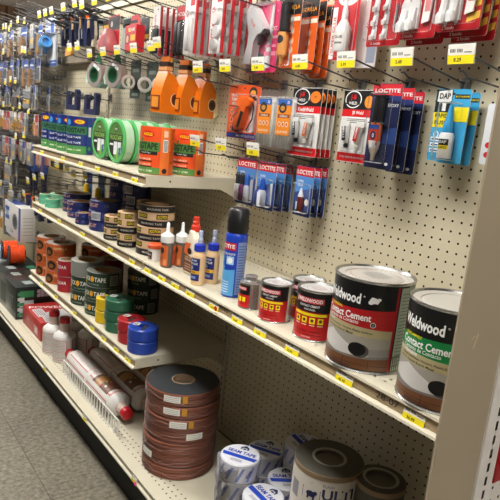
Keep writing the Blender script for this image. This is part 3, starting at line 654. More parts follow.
t = thing('glue_pack', 'white and red patterned pack peeking out beside the beige end panel', 'glue pack', (-26.9, -3.0, -1.0)); b = card_base(3.6, 5.0, M('d8dbe0', 0.45))
for k in range(6): b.disc(-1.2+0.5*(k % 3), 0.8+0.8*(k//2), 0.28, 0.25, F5, [RED, M('2a58b0'), M('c98d3c')][k % 3], 0.015)
b.build('backing_card', t)

# ------------------------------------------------------------------ cans on the middle shelf
def rims(R, h, t, m=CHROME):
    b = MB()
    b.lathe([(R-0.1, 0), (R+0.06, 0.02), (R+0.08, 0.09), (R+0.02, 0.16), (R, 0.2)], m, 48); b.build('bottom_rim', t); b = MB()
    b.lathe([(R, h-0.2), (R+0.02, h-0.16), (R+0.08, h-0.08), (R+0.05, h), (R-0.1, h), (R-0.16, h-0.1), (R-0.2, h-0.16)], m, 48); b.build('top_rim', t)
def gallon(x, y, lab, band, words, ring):
    R, h = 3.27, 7.55
    t = thing('cement_can', lab, 'can', (x, y, zB))
    b = MB(); b.lathe([(R, 0.1), (R, h-0.1)], M('9aa19c', 0.3, 0.4), 64); b.lathe([(0, 0.05), (R, 0.05)], GREYMETAL, 32); b.build('can_body', t)
    rims(R, h, t)
    l = MB(); LM = M('bdb8b0', 0.4, 0.2); l.lathe([(R-0.2, h-0.16), (R-0.75, h-0.2), (R-0.8, h-0.3), (R-0.95, h-0.3), (R-1.0, h-0.2), (0, h-0.2)], LM, 48)
    tm = top_map(h-0.19, rad(-14))
    if ring:
        for k in range(30):
            a = 2*PI*k/30; l.text('WARNING'[k % 7], 2.05*math.cos(a), 2.05*math.sin(a), 0.2, tm, M('b06a66'), 0.01, rot=math.degrees(a)-90)
        for k in range(6): l.rect(-1.2+0.12*abs(k-2.5), 0.9-0.32*k, 1.2-0.12*abs(k-2.5), 1.03-0.32*k, tm, M('8a8784'), 0.01)
    l.build('can_lid', t)
    mp = cyl(R, -77); a = MB(); K = M('121214', 0.3); BN = M(band, 0.35); TN = M('b3a67c', 0.4)
    u0, u1 = -4.25, 4.75
    a.rect(u0, 0.22, u1, h-0.22, mp, K, 0.01, 40)
    a.quad([(u0, 4.0), (u1, 3.55), (u1, 5.4), (u0, 5.0)], mp, BN, 0.02, 40); a.quad([(u0, 3.05), (u1, 2.9), (u1, 3.6), (u0, 4.05)], mp, TN, 0.022, 40)
    # worktop picture
    a.rect(u0, 0.3, u1, 3.1, mp, M('8e8a86', 0.4), 0.02, 40); a.quad([(u0, 1.6), (u1, 2.3), (u1, 3.0), (u0, 3.1)], mp, M('a09a90', 0.4), 0.024, 30)
    a.quad([(u0, 1.9), (-1.2, 1.25), (1.9, 1.45), (-1.7, 3.0)], mp, M('cbc7c3', 0.4), 0.028, 24); a.quad([(u0, 0.3), (u1, 0.3), (u1, 1.45), (u0, 1.1)], mp, M('6e4529', 0.4), 0.03, 40)
    a.quad([(u0, 1.1), (-1.0, 1.12), (-1.0, 1.3), (u0, 1.75)], mp, M('77736f', 0.4), 0.034, 20); a.quad([(-1.0, 1.12), (u1, 1.4), (u1, 1.6), (-1.0, 1.3)], mp, M('77736f', 0.4), 0.034, 30)
    for uu in (-2.4, -0.2, 1.9): a.rect(uu, 0.32, uu+0.05, 1.1, mp, M('3c2616'), 0.035)
    a.rect(u0, 0.68, u1, 0.72, mp, M('3c2616'), 0.035, 40); a.disc(0.9, 1.95, 0.72, 0.55, mp, K, 0.04, 28, 0, 4); a.disc(1.15, 1.85, 0.72, 0.58, mp, M('4f4b49'), 0.036, 20)
    a.text('INTERIOR USE ONLY', -0.5, 0.48, 0.16, mp, INK, 0.05)
    a.text('Weldwood', -1.15, 6.05, 0.85, mp, WHITE, 0.04, w=3.7, bold=0.03)
    a.text('®', 0.95, 6.3, 0.16, mp, WHITE, 0.04)
    if band == 'b0151c':
        a.poly([(1.75+.4*math.cos(q*.7)*(1+.25*math.sin(q*3.1)), 6.05+.27*math.sin(q*.7)*(1+.3*math.cos(q*2.3))) for q in range(9)], mp, WHITE, 0.045); a.disc(1.5, 5.9, 0.2, 0.16, mp, WHITE, 0.045); a.disc(2.1, 6.2, 0.16, 0.12, mp, WHITE, 0.045)
    a.text(words[0], -1.7, 5.08, 0.22, mp, YEL, 0.04, w=1.7); a.text(words[1], -0.55, 4.62, 0.6, mp, WHITE, 0.04, w=4.5, bold=0.025); a.text(words[2], -0.9, 4.15, 0.3, mp, WHITE, 0.04, w=3.3); a.text(words[3], -2.1, 3.82, 0.28, mp, WHITE, 0.04)
    a.disc(1.9, 4.1, 0.22, 0.22, mp, WHITE, 0.04); a.disc(1.9, 4.1, 0.17, 0.17, mp, K, 0.045); a.text('1', 1.9, 4.1, 0.2, mp, WHITE, 0.05)
    a.text('Bonds: Laminates, Veneers, Plastic Surfaces,', -0.3, 3.48, 0.19, mp, INK, 0.04, w=4.6, rot=-2); a.text('Wood, Particle Board, Metal', -1.2, 3.2, 0.19, mp, INK, 0.04, w=3.2, rot=-2)
    # instruction panel at the right
    a.rect(3.55, 0.24, 3.75, h-0.3, mp, BN, 0.036, 2); a.rect(3.75, 0.24, 3.9, h-0.3, mp, K, 0.036, 2); a.rect(3.9, 0.3, 5.6, h-0.35, mp, M('b9c6b2', 0.4), 0.03, 8)
    for k in range(22): a.rect(4.05, h-0.9-k*0.28, 5.4, h-0.8-k*0.28, mp, M('8c9a88'), 0.045, 4)
    a.build('can_label', t); return t
gallon(-30.73, -11.63, 'gallon contact cement can with black and red label, white lid', 'b0151c', ('THE ORIGINAL', 'Contact Cement', 'Cemento de Contacto', 'Original'), True)
gallon(-23.0, -11.6, 'gallon contact cement can with black and green label beside the beige end panel', '10803f', ('NONFLAMMABLE', 'Contact Cement', 'Cemento de Contacto', 'No Inflamable'), False)
def quart(x, y, lab, sc=1.0):
    R, h = 1.92, 4.7
    t = thing('solvent_can', lab, 'can', (x, y, zB)); t.scale = (sc, sc, sc)
    b = MB(); b.lathe([(0, 0.05), (R, 0.05), (R, h-0.1)], M('b9b9b6', 0.25, 0.7), 48); b.build('can_body', t)
    rims(R, h, t)
    l = MB(); l.lathe([(R-0.2, h-0.16), (R-0.45, h-0.2), (R-0.5, h-0.28), (R-0.6, h-0.28), (R-0.64, h-0.18), (0, h-0.18)], M('d4d4d2', 0.3, 0.3), 40); tm = top_map(h-0.17, rad(-20))
    for k in range(6): l.rect(-0.8+0.1*abs(k-2.5), 0.62-0.24*k, 0.8-0.1*abs(k-2.5), 0.7-0.24*k, tm, M('a5898a'), 0.01)
    l.disc(0, 0, 1.15, 1.15, tm, M('b79a9a'), 0.008, 32, 0.94, 1)
    l.build('can_lid', t)
    a = MB(); mp = cyl(R, -72); K = M('151416', 0.3); R_ = M('c01a1f', 0.35)
    a.rect(-2.6, 0.2, 2.6, h-0.2, mp, R_, 0.01, 30); a.rect(-2.6, 2.75, 2.6, h-0.2, mp, K, 0.018, 30); a.rect(-1.2, 3.55, 1.55, 4.05, mp, M('c9424a', 0.4), 0.026, 12); a.rect(-1.27, 3.5, -1.2, 4.1, mp, WHITE, 0.026)
    a.text('WELDWOOD', 0.18, 3.8, 0.34, mp, WHITE, 0.035, w=2.45, bold=0.03); a.text('CONTACT CEMENT', 0.2, 3.3, 0.2, mp, WHITE, 0.03, w=2.0, bold=0.02); a.text('ORIGINAL', 0.3, 2.98, 0.17, mp, WHITE, 0.03)
    a.quad([(-1.4, 2.4), (2.0, 2.4), (1.9, 2.65), (-1.4, 2.65)], mp, YEL, 0.026, 14)
    for k in range(4):
        a.rect(-1.1+k*0.75, 1.7, -0.6+k*0.75, 2.25, mp, YEL, 0.026, 3); a.disc(-0.85+k*0.75, 2.0, 0.15, 0.15, mp, M('7a3a12'), 0.035, 12)
        a.rect(-1.1+k*0.75, 1.5, -0.6+k*0.75, 1.58, mp, M('f0d8b0'), 0.026, 2)
    a.text('DANGER! EXTREMELY FLAMMABLE', 0, 0.95, 0.16, mp, M('5e0c0e'), 0.03, w=2.8); a.rect(-1.2, 0.6, 1.6, 0.66, mp, M('5e0c0e'), 0.026, 8); a.text('CAUTION', 0.2, 0.42, 0.14, mp, M('f0d8d0'), 0.03)
    a.build('can_label', t); return t
quart(-42.0, -12.5, 'smaller can with black and red label, left of the two front cans', 0.82)
quart(-36.8, -11.9, 'larger quart can with black and red label, right front can beside the gallon can')
quart(-41.3, -8.9, 'can with black and red label standing behind the two front cans', 0.86)
quart(-35.3, -7.6, 'quart can mostly hidden behind the black and red gallon can')
t = thing('adhesive_tin', 'small pint tin with silver screw cap and red label beside the blue spray can', 'can', (-46.0, -12.7, zB)); R, h = 1.18, 2.75
b = MB(); b.lathe([(0, 0.03), (R, 0.03), (R+.03, 0.1), (R, 0.15), (R, h-0.1), (R+0.03, h), (R-0.1, h+0.08), (0.62, h+0.22), (0.6, h+0.25)], CHROME, 36); b.build('can_body', t)
b = MB(); b.lathe([(0.66, h+0.22), (0.68, h+0.6), (0.6, h+0.66), (0, h+0.66)], M('bdbdbd', 0.25, 0.8), 28); b.build('screw_cap', t)
a = MB(); mp = cyl(R, -100); a.rect(-1.5, 0.2, 1.25, h-0.2, mp, M('c01a1f', 0.35), 0.01, 20); a.rect(-1.5, 1.55, 1.25, h-0.2, mp, M('151416', 0.3), 0.018, 20); a.rect(-0.8, 2.0, 0.9, 2.35, mp, M('c9424a'), 0.024, 10); a.text('WELDWOOD', 0.05, 2.18, 0.22, mp, WHITE, 0.03, w=1.5, bold=0.02)
for k in range(3): a.rect(-0.5+k*0.5, 0.8, -0.15+k*0.5, 1.3, mp, YEL, 0.024, 3)
a.build('can_label', t)
t = thing('spray_can', 'tall blue spray adhesive can with black cap', 'spray can', (-50.1, -12.1, zB)); R, h = 1.2, 7.2
b = MB(); BB = M('1c3fae', 0.3); b.lathe([(0, .03), (R-.08, .03), (R, .12), (R, h-0.5), (R-.05, h-.2), (R-.25, h), (R-.3, h+.1)], BB, 40); b.build('can_body', t)
b = MB(); b.lathe([(R-.06, h-.05), (R-.02, h+0.1), (R-.08, h+2.3), (R-.3, h+2.55), (0, h+2.6)], M('151517', 0.35), 36); b.build('spray_cap', t)
a = MB(); mp = cyl(R, -88); LBL = M('5aa6de', 0.35); a.rect(-2.2, 0.2, 2.0, 6.4, mp, BB, 0.006, 24); a.quad([(-2.2, .25), (1.2, .25), (1.2, 3.2), (-2.2, 2.7)], mp, LBL, 0.012, 20)
a.rect(-1.5, 5.25, 1.15, 6.1, mp, M('c5232e', 0.35), 0.02, 14); a.text('LOCTITE', -0.2, 5.68, 0.45, mp, WHITE, 0.03, w=2.4, bold=0.03); a.text('SPRAY ADHESIVE', 0.0, 4.85, 0.24, mp, WHITE, 0.03, w=2.2); a.rect(0.1, 3.7, 1.0, 4.6, mp, M('9cc8e6'), 0.02, 6); a.disc(0.55, 4.15, 0.33, 0.33, mp, WHITE, 0.03, 16)
a.rect(-0.9, 2.95, -0.1, 3.5, mp, LBL, 0.02, 5); a.rect(-1.3, 3.6, -0.2, 4.5, mp, M('4c8fd2'), 0.02, 6)
for k in range(5): a.rect(-1.1, 0.6+0.28*k, 0.6, 0.68+0.28*k, mp, M('d8e8f4'), 0.02, 8)
a.rect(1.35, 0.4, 2.5, 6.2, mp, M('7d93c4', 0.4), 0.02, 8)
for k in range(18): a.rect(1.45, 0.6+0.3*k, 2.4, 0.7+0.3*k, mp, M('4b5f9c'), 0.03, 5)
a.build('can_label', t)

# ------------------------------------------------------------------ glue bottles
def wood_glue(x, y, lab, rz=0):
    t = thing('glue_bottle', lab, 'glue bottle', (x, y, zB), rz, 'small tan wood glue bottles'); R, h = 0.82, 4.0
    b = MB(); b.lathe([(0, 0), (R-.1, 0), (R, .1), (R, 3.2), (R-.08, 3.55), (0.5, 3.95), (0.48, 4.1)], M('dcb98a', 0.4), 30); b.build('bottle_body', t)
    c = MB(); c.lathe([(0.6, 3.95), (0.62, 4.7), (0.5, 4.78), (0.28, 4.85)], M('2238b0', 0.4), 24)
    for k in range(20):
        a = 2*PI*k/20; c.box(-.02, 0.58, 4.0, .02, 0.65, 4.65, M('2238b0', 0.4), Matrix.Rotation(a, 4, 'Z'))
    cap = c.build('blue_collar', t)
    n = MB(); n.lathe([(0.26, 4.8), (0.28, 5.3), (0.2, 5.4), (0.2, 5.75), (0.26, 5.8), (0.24, 6.3), (0, 6.35)], clear_mat('milky_blue_tip', (0.75, 0.82, 1.0), 0.5, 0.25) if 'tip' not in KIDS else KIDS['tip'], 18); KIDS['tip'] = n.mats[0]; n.build('dispensing_tip', cap)
    a = MB(); mp = cyl(R, -92); N_ = M('1d2a6c', 0.4); a.rect(-1.0, 0.55, 1.0, 3.2, mp, N_, 0.008, 18); a.rect(-1.0, 1.35, 1.0, 1.75, mp, M('d9a634', 0.4), 0.016, 18); a.text('WOOD GLUE', 0, 2.55, 0.24, mp, WHITE, 0.022, w=1.5, bold=0.02); a.text('TITEBOND', 0, 2.92, 0.2, mp, WHITE, 0.022, w=1.3); a.disc(0, 2.05, 0.22, 0.22, mp, M('8fa0c8'), 0.02, 14); a.text('ORIGINAL', 0, 1.55, 0.2, mp, INK, 0.025, w=1.2); a.rect(-.6, .8, .6, 1.1, mp, M('7d8cc0'), .016, 8); a.build('bottle_label', t); return t
w0 = wood_glue(-55.1, -13.55, 'small tan wood glue bottle with blue collar, frontmost of the three')
dup(w0, (-55.2, -11.6, zB), 4, 'small tan wood glue bottle with blue collar, middle of the three'); dup(w0, (-53.6, -9.6, zB), -5, 'small tan wood glue bottle with blue collar, half hidden beside the blue spray can')
t = thing('glue_bottle', 'white carpenter glue bottle with handle and red twist cap', 'glue bottle', (-59.0, -11.9, zB))
b = MB(); CR = M('e5dcc8', 0.35)
prof = [(-1.25, 0.0), (1.05, 0.0), (1.1, 3.2), (1.0, 4.6), (0.55, 5.2), (0.45, 5.6), (-0.4, 5.6), (-0.5, 5.2), (-1.1, 4.4), (-1.35, 3.2)]
bm = bmesh.new(); vs1 = [bm.verts.new((x, -0.7, z)) for x, z in prof]; vs2 = [bm.verts.new((x, 0.7, z)) for x, z in prof]
bm.faces.new(vs1); bm.faces.new(vs2[::-1])
for i in range(len(prof)): bm.faces.new((vs1[i], vs2[i], vs2[(i+1) % len(prof)], vs1[(i+1) % len(prof)]))
bmesh.ops.recalc_face_normals(bm, faces=bm.faces[:]); bmesh.ops.bevel(bm, geom=bm.edges[:], offset=0.28, segments=3, profile=0.5, affect='EDGES'); bm.verts.index_update()
b.add([v.co.copy() for v in bm.verts], [tuple(v.index for v in f.verts) for f in bm.faces], CR, True); bm.free()
b.build('bottle_body', t)
c = MB(); RC = M('e0402c', 0.35); c.lathe([(0.55, 5.4), (0.57, 6.1), (0.42, 6.2), (0.4, 6.35), (0.44, 6.6), (0.34, 6.7), (0.34, 7.2), (0, 7.25)], RC, 24); c.build('twist_cap', t)
a = MB(); mp = flat(-0.71); a.quad([(-1.1, 0.4), (0.85, 0.4), (0.85, 2.3), (-1.1, 2.6)], mp, M('6d3a22', 0.4)); a.quad([(-1.15, 2.6), (-.2, 2.5), (.3, 4.0), (-1.0, 3.9)], mp, M('e2622a', 0.4)); a.disc(0.1, 3.0, .5, .4, mp, M('2c1c14'), 0.02); a.text('WOOD GLUE', -.1, 1.9, .25, mp, WHITE, .02, w=1.5); a.text('CARPENTERS', -.1, 2.2, .18, mp, M('f0c98a'), .02, w=1.4)
for k in range(3): a.rect(-.8, .7+.3*k, .6, .78+.3*k, mp, M('caa88a'), .018)
a.build('bottle_label', t)
def brown_glue(x, y, lab, rz=0):
    t = thing('glue_bottle', lab, 'glue bottle', (x, y, zB), rz, 'orange label glue bottles'); R = 0.95
    b = MB(); BG = M('5d5650', 0.4); b.lathe([(0, 0), (R-.1, 0), (R, .1), (R, 3.0), (R-.08, 3.2), (R-.2, 3.3)], BG, 30, Matrix.Diagonal((.92, 0.75, 1, 1))); b.build('bottle_body', t)
    c = MB(); c.lathe([(R-.12, 3.2), (R-.08, 3.35), (R-.1, 4.05), (R-.3, 4.25), (0.32, 4.45), (0.24, 4.6), (0.2, 5.6), (0.1, 5.75), (0, 5.78)], M('e2e2df', 0.35), 28); c.build('white_cap', t)
    a = MB(); mp0 = cyl(R, -84); mp = lambda u, v, d: (lambda p: Vector((p.x, p.y*0.75, p.z)))(mp0(u, v, d)); OG = M('c4602a', 0.42); a.rect(-1.0, 0.25, 1.0, 2.85, mp, OG, 0.012, 18); a.disc(0, 2.2, .4, .4, mp, M('2a1c14'), .025, 18); a.text('GLUE', 0, 1.5, .35, mp, M('3a1a0c'), .025, rot=90, w=1.2)
    for k in range(7): a.rect(-.85, .4+.15*k, -.25, .45+.15*k, mp, M('6e3214'), .022, 4)
    a.rect(.3, .4, .8, 1.1, mp, M('d98a5a'), .02, 4); a.build('bottle_label', t); return t
g0 = brown_glue(-63.3, -13.3, 'orange label glue bottle with white pointed cap, front one')
dup(g0, (-63.1, -11.3, zB), -8, 'orange label glue bottle with white pointed cap, rear one beside the red capped bottle')
t = thing('filler_tub', 'small round tub with orange lid in front of the masking tape stack', 'tub', (-66.9, -13.0, zB)); R = 1.0
b = MB(); b.lathe([(0, 0), (R-.15, 0), (R-.1, .05), (R, 1.75)], M('dcd8d2', .4), 30); b.build('tub_body', t); b = MB(); b.lathe([(R+.06, 1.65), (R+.1, 1.75), (R+.1, 2.1), (R, 2.18), (R-.2, 2.12), (0, 2.12)], M('d8592c', .4), 30); b.build('tub_lid', t)
a = MB(); mp = cyl(R-.05, -95); a.rect(-.8, .25, .7, 1.25, mp, M('4a2a26', .4), .03, 12); a.text('WOOD FILLER', -.05, .85, .2, mp, WHITE, .05, w=1.2); a.rect(-.5, .4, .4, .5, mp, M('c9b0a0'), .045, 6); a.build('tub_label', t)
t = tag(MB().lathe([(0, 0), (.85, 0), (.95, 1.7), (1.05, 1.75), (1.05, 2.1), (0, 2.15)], M('d8592c', .4), 24).build('filler_tub', None, (-64.4, -11.6, zB)), 'second orange lidded tub hidden between the glue bottles', 'tub')

# ------------------------------------------------------------------ tape rolls
def roll(name, lab, cat, loc, ro, ri, h, m, mtop=None, core=None, group=None, deco=None, rz=0):
    t = thing(name, lab, cat, loc, rz, group)
    b = MB(); b.ring(ro, ri+0.12, 0.01, h-0.01, m, mtop, 44); b.build('tape_coil', t)
    b = MB(); b.ring(ri+0.12, ri, 0.0, h, core or KRAFT, None, 32, ch=0.02); b.build('cardboard_core', t)
    if deco:
        a = MB(); deco(a, ro, h); a.build('wrap_label', t)
    return t
ORD = {1: ['alone'], 2: ['lower', 'upper'], 3: ['bottom', 'middle', 'top'], 4: ['bottom', 'second lowest', 'third lowest', 'top'], 5: ['bottom', 'second lowest', 'middle', 'fourth lowest', 'top'], 6: ['bottom', 'second lowest', 'third lowest', 'fourth lowest', 'fifth lowest', 'top'], 7: ['bottom', 'second lowest', 'third lowest', 'middle', 'fifth lowest', 'sixth lowest', 'top'], 8: ['bottom', 'second lowest', 'third lowest', 'fourth lowest', 'fifth lowest', 'sixth lowest', 'seventh lowest', 'top']}
def stack(n, x, y, z, h, name, kind, where, ro, ri, m, group, mtop=None, deco=None, core=None, jit=0.08, cat='tape roll'):
    first = None
    for k in range(n):
        loc = (x + RND.uniform(-jit, jit), y + RND.uniform(-jit, jit), z + k*h)
        lab = '%s, %s' % (kind, (ORD[n][k] + ' roll ' + where) if n > 1 else where)
        rz = RND.uniform(-7, 7)
        if first is None: first = roll(name, lab, cat, loc, ro, ri, h, m, mtop, core, group, deco, rz)
        else: dup(first, loc, rz, lab, group)
    return first
# shrink wrapped four-packs on the upper shelf
def fourpack(x, y, lab, kind, ro, hh, rz=0):
    t = thing('painters_tape_pack', lab, 'tape pack', (x, y, zA), rz, 'shrink wrapped painters tape packs'); n = 4; h = hh/n
    col = M('d9601c', .4) if kind == 'o' else M('3a6ea8', .4)
    for k in range(n):
        b = MB(); b.ring(ro-.08, 1.5, k*h+.02, (k+1)*h-.02, col, None, 40); b.build('tape_roll', t)
    a = MB(); mp = cyl(ro-.05, -90); w = 3.3
    if kind == 'o':
        OC = M('e4501c', .4); a.rect(-w, .1, w, hh, mp, OC, .02, 40); a.rect(-w, .1, w, .95, mp, M('5a8a44', .4), .03, 40); a.rect(-2.6, 3.0, 1.9, 4.2, mp, M('4d7f3c', .4), .03, 30)
        a.text('FROGTAPE', -.45, 3.65, .85, mp, M('14201a'), .045, w=4.1, bold=.03); a.rect(-1.7, 2.55, 1.6, 3.0, mp, M('1a1614'), .036, 20); a.text("Painter's Tape", 0, 2.78, .25, mp, WHITE, .045)
        a.disc(.2, 5.15, .9, .42, mp, M('d4161c'), .03, 20); a.text('4 ROLLS', .2, 5.15, .4, mp, YEL, .045, w=1.3, bold=.02)
        for z0 in (2.0, 1.3): a.text('PRO GRADE', -.3, z0, .25, mp, M('f4d8c0'), .036, w=2.2); a.rect(-1.5, z0-.36, 1.0, z0-.2, mp, M('2a1a12'), .03, 14)
        a.text('36MM X 55M', -.3, .5, .25, mp, M('dfe8c8'), .045, w=2.6)
        a.poly([(-2.3, 4.3), (-1.9, 4.9), (-1.3, 4.7), (-1.3, 4.3)], mp, M('3f7a3a'), .036); a.disc(-.7, 4.45, .2, .2, mp, M('3f7a3a'), .036)
        a.rect(2.0, .1, 3.3, hh, mp, M('e9762c', .4), .036, 10); a.rect(2.3, 3.0, 3.0, 4.6, mp, WHITE, .045, 4)
        for k in range(10): a.rect(2.36, 3.1+.14*k, 2.94, 3.17+.14*k, mp, INK, .055, 3)
        a.rect(2.35, 4.9, 2.95, 5.7, mp, M('f2c9a8'), .045, 4); a.disc(2.65, .55, .35, .35, mp, INK, .05, 18)
    else:
        BC = M('1c2f7c', .4); a.rect(-w, .1, w, hh, mp, BC, .02, 40); a.rect(-2.5, .1, 2.2, 1.4, mp, M('4d8f48', .4), .03, 30); a.rect(-2.4, 3.3, 2.2, 4.6, mp, M('3d7a4e', .4), .03, 30)
        a.text('FROGTAPE', -.1, 3.95, .8, mp, M('0f1830'), .045, w=3.9, bold=.03); a.disc(.9, 5.4, .95, .42, mp, M('d4161c'), .03, 20); a.disc(.9, 5.4, .8, .3, mp, YEL, .036, 20); a.text('PRO', .9, 5.4, .35, mp, M('d4161c'), .045, bold=.02); a.disc(-1.1, 5.2, .5, .5, mp, M('3f8fd0'), .03, 16)
        for z0 in (2.8, 1.9): a.text('BLUE TAPE', -.1, z0, .32, mp, WHITE, .036, w=2.6); a.rect(-1.5, z0-.4, 1.4, z0-.25, mp, INK, .03, 14)
        a.text('48MM X 55M', -.1, .7, .28, mp, M('dfe8c8'), .045, w=2.6)
        a.rect(2.3, .1, 3.3, hh, mp, M('33458f', .4), .036, 8); a.rect(2.5, 3.0, 3.1, 4.6, mp, WHITE, .045, 4); a.disc(2.8, 1.0, .35, .35, mp, M('4fae5a'), .05, 18)
    a.build('printed_wrap', t); return t
o1 = fourpack(-69.9, -12.2, 'orange four roll painters tape pack at the front right corner', 'o', 2.3, 6.1, 24)
dup(o1, (-70.0, -7.2, zA), 33, 'orange four roll painters tape pack behind the front right one')
b1 = fourpack(-99.0, -12.0, 'blue four roll painters tape pack beside the green discs', 'b', 2.25, 6.2, 42)
for k, s in enumerate(('second from the green discs', 'third from the green discs', 'at the far left end of the upper shelf')): dup(b1, ((-104.2, -109.2, -113.7)[k], (-12.0, -11.9, -11.8)[k], zA), (44, 46, 5)[k], 'blue four roll painters tape pack, ' + s)
for (xx, yy) in ((-104.0, -5.5), (-98.6, -5.6)): dup(b1, (xx, yy, zA), 5, 'blue four roll painters tape pack in the back row, ' + ('left' if xx < -100 else 'right'))

# big green tape rolls standing on edge
def frog_roll(x, y, lab, face=True):
    t = thing('green_tape_roll', lab, 'tape roll', (x, y, zA+3.3), 0, 'green painters tape rolls on edge'); GR = M('4cae5e', .4); LG = M('a9cfae', .5); T = Matrix.Rotation(rad(90), 4, 'X')
    b = MB(); b.ring(3.1, 1.5, -1.5, .0, LG, LG, 48, T); b.build('tape_coil', t)
    b = MB(); b.lathe([(3.3, -.1), (3.3, .12), (3.15, .2), (2.72, .2), (2.68, .1)], GR, 48, T); b.lathe([(3.3, -.1), (3.0, -.1)], GR, 48, T); b.build('green_rim', t)
    if face:
        a = MB(); mp = flat(-.12); a.disc(0, 0, 2.7, 2.7, mp, M('557f38', .45), .0, 40); a.rect(-2.35, -.1, 2.35, 1.0, mp, M('1f3322'), .02); a.text('FROGTAPE', 0, .5, .7, mp, M('9cc85a'), .03, w=4.1, bold=.02)
        a.poly([(-2.6, -.1), (-.6, -.1), (-.6, -2.5), (-1.6, -2.1), (-2.4, -1.2)], mp, M('26241f'), .015); a.rect(-.7, -2.0, .6, -.1, mp, M('dfe2e6'), .02); a.rect(.8, -1.6, 1.9, -.1, mp, M('e4e6ea'), .02)
        a.quad([(.3, -2.6), (.9, -2.5), (1.3, -1.0), (.6, -1.0)], mp, M('7ab648'), .028); a.quad([(1.2, -2.1), (1.7, -1.8), (1.9, -.9), (1.3, -.9)], mp, M('2c53a8'), .028); a.rect(-2.2, -.7, -.9, -.4, mp, WHITE, .028); a.disc(0, 1.75, .8, .5, mp, M('3e6a2c'), .02); a.text('PRO', 0, 1.75, .35, mp, WHITE, .03)
        a.build('face_label', t)
    return t
fr = frog_roll(-83.3, -12.1, 'big green painters tape roll on edge, right front disc')
dup(fr, (-90.0, -12.0, zA+3.3), 0, 'big green painters tape roll on edge, left front disc')
fp = frog_roll(-83.2, -10.2, 'green painters tape roll directly behind the right front disc', False)
for k in range(1, 4): dup(fp, (-83.2+.1*k, -10.2+1.95*k, zA+3.3), 0, 'green painters tape roll behind the right disc, %s in the row' % ('second', 'third', 'last')[k-1])
for k in range(4): dup(fp, (-89.9+.1*k, -10.1+1.95*k, zA+3.3), 0, 'green painters tape roll behind the left disc, %s in the row' % ('first', 'second', 'third', 'last')[k])

# middle shelf, far bay
MB_ = M('1c2352', .35); BEIGE = M('c9a883', .6); KB = M('171718', .4); MINT = M('5fae8a', .45)
def deco_scotch(dark):
    def f(a, ro, h):
        mp = cyl(ro, -64); w = ro*2.6
        if dark: a.rect(-w, .06, w, h-.06, mp, KB, .012, 40); a.text('MASKING TAPE', ro*.5, h*.5, h*.28, mp, M('b8b2a8'), .022, w=ro*1.2)
        else:
            a.rect(-ro*.75, h*.18, -ro*.05, h*.82, mp, KB, .012, 8); a.text('SCOTCH', -ro*.4, h*.5, h*.38, mp, M('e8cf1c'), .022, w=ro*.58, bold=.02)
            a.rect(ro*.45, h*.18, ro*1.1, h*.82, mp, KB, .012, 8); a.text('SCOTCH', ro*.78, h*.5, h*.38, mp, M('e8cf1c'), .022, w=ro*.54, bold=.02)
    return f
def alt_stack(x, y, z, hs, ro, where, n, darkpat):
    z0 = z; protos = {}
    for k in range(n):
        dk = darkpat[k]; h = hs
        lab = '%s masking tape roll, %s %s' % ('black wrapped' if dk else 'beige', ORD[n][k], where)
        loc = (x+RND.uniform(-.06, .06), y+RND.uniform(-.06, .06), z0); rz = RND.uniform(-12, 12)
        if dk in protos: dup(protos[dk], loc, rz, lab)
        else: protos[dk] = roll('masking_tape_roll', lab, 'tape roll', loc, ro, ro*.6, h, BEIGE, KB if dk else None, None, 'masking tape stacks', deco_scotch(dk), rz)
        z0 += h
alt_stack(-70.7, -11.2, zB, 0.99, 2.5, 'of the tall wide stack', 7, [1, 0, 1, 0, 1, 0, 1])
alt_stack(-75.6, -12.9, zB, 1.0, 1.6, 'of the medium stack', 5, [1, 0, 1, 0, 0])
alt_stack(-80.4, -13.0, zB, 0.9, 1.55, 'of the short left stack', 4, [1, 0, 1, 0])
alt_stack(-77.2, -9.4, zB, 1.05, 1.6, 'of the stack behind the medium one', 6, [1, 0, 1, 0, 1, 0])
def deco_blue(a, ro, h):
    mp = cyl(ro, -54); a.rect(-ro*1.3, .08, ro*1.3, h-.08, mp, M('232c66', .35), .01, 30); a.text('BLOC-IT', -ro*.55, h*.55, h*.36, mp, M('dba27a'), .022, w=ro*1.1, bold=.02); a.text('14', ro*.55, h*.55, h*.34, mp, M('5b67a8'), .022)
def deco_blue2(a, ro, h):
    deco_blue(a, ro, h); mp = cyl(ro, -50)
    a.rect(-ro*.5, h*.1, ro*.2, h*.9, mp, M('c8c8d2'), .025, 8)
    for k in range(8): a.rect(-ro*.45+k*ro*.08, h*.2, -ro*.41+k*ro*.08, h*.8, mp, INK, .032)
stack(1, -87.6, -11.7, zB, 1.6, 'blue_tape_roll', 'wide navy blue tape roll', 'bottom of the tall navy stack', 2.4, 1.5, MB_, 'navy tape rolls', deco=deco_blue)
stack(1, -87.6, -11.7, zB+1.62, 1.6, 'blue_tape_roll', 'wide navy blue tape roll with barcode', 'middle of the tall navy stack', 2.4, 1.5, MB_, 'navy tape rolls', deco=deco_blue2)
stack(1, -87.5, -11.7, zB+3.24, 1.6, 'blue_tape_roll', 'wide navy blue tape roll with tan lettering', 'top of the tall navy stack', 2.45, 1.5, MB_, 'navy tape rolls', deco=deco_blue)
stack(3, -99.0, -11.4, zB, .95, 'blue_tape_roll', 'navy blue tape roll with tan lettering', 'of the low wide stack', 2.2, 1.5, MB_, 'navy tape rolls', deco=deco_blue)
stack(2, -92.6, -13.2, zB, .95, 'blue_tape_roll', 'small navy blue tape roll', 'beside the tall navy stack', 1.3, .8, MB_, 'navy tape rolls', deco=deco_blue)
stack(3, -105.0, -10.0, zB, 1.15, 'blue_tape_roll', 'dark navy tape roll', 'of the stack beside the mint rolls', 2.5, 1.6, M('181c3e', .35), 'navy tape rolls', deco=deco_blue)
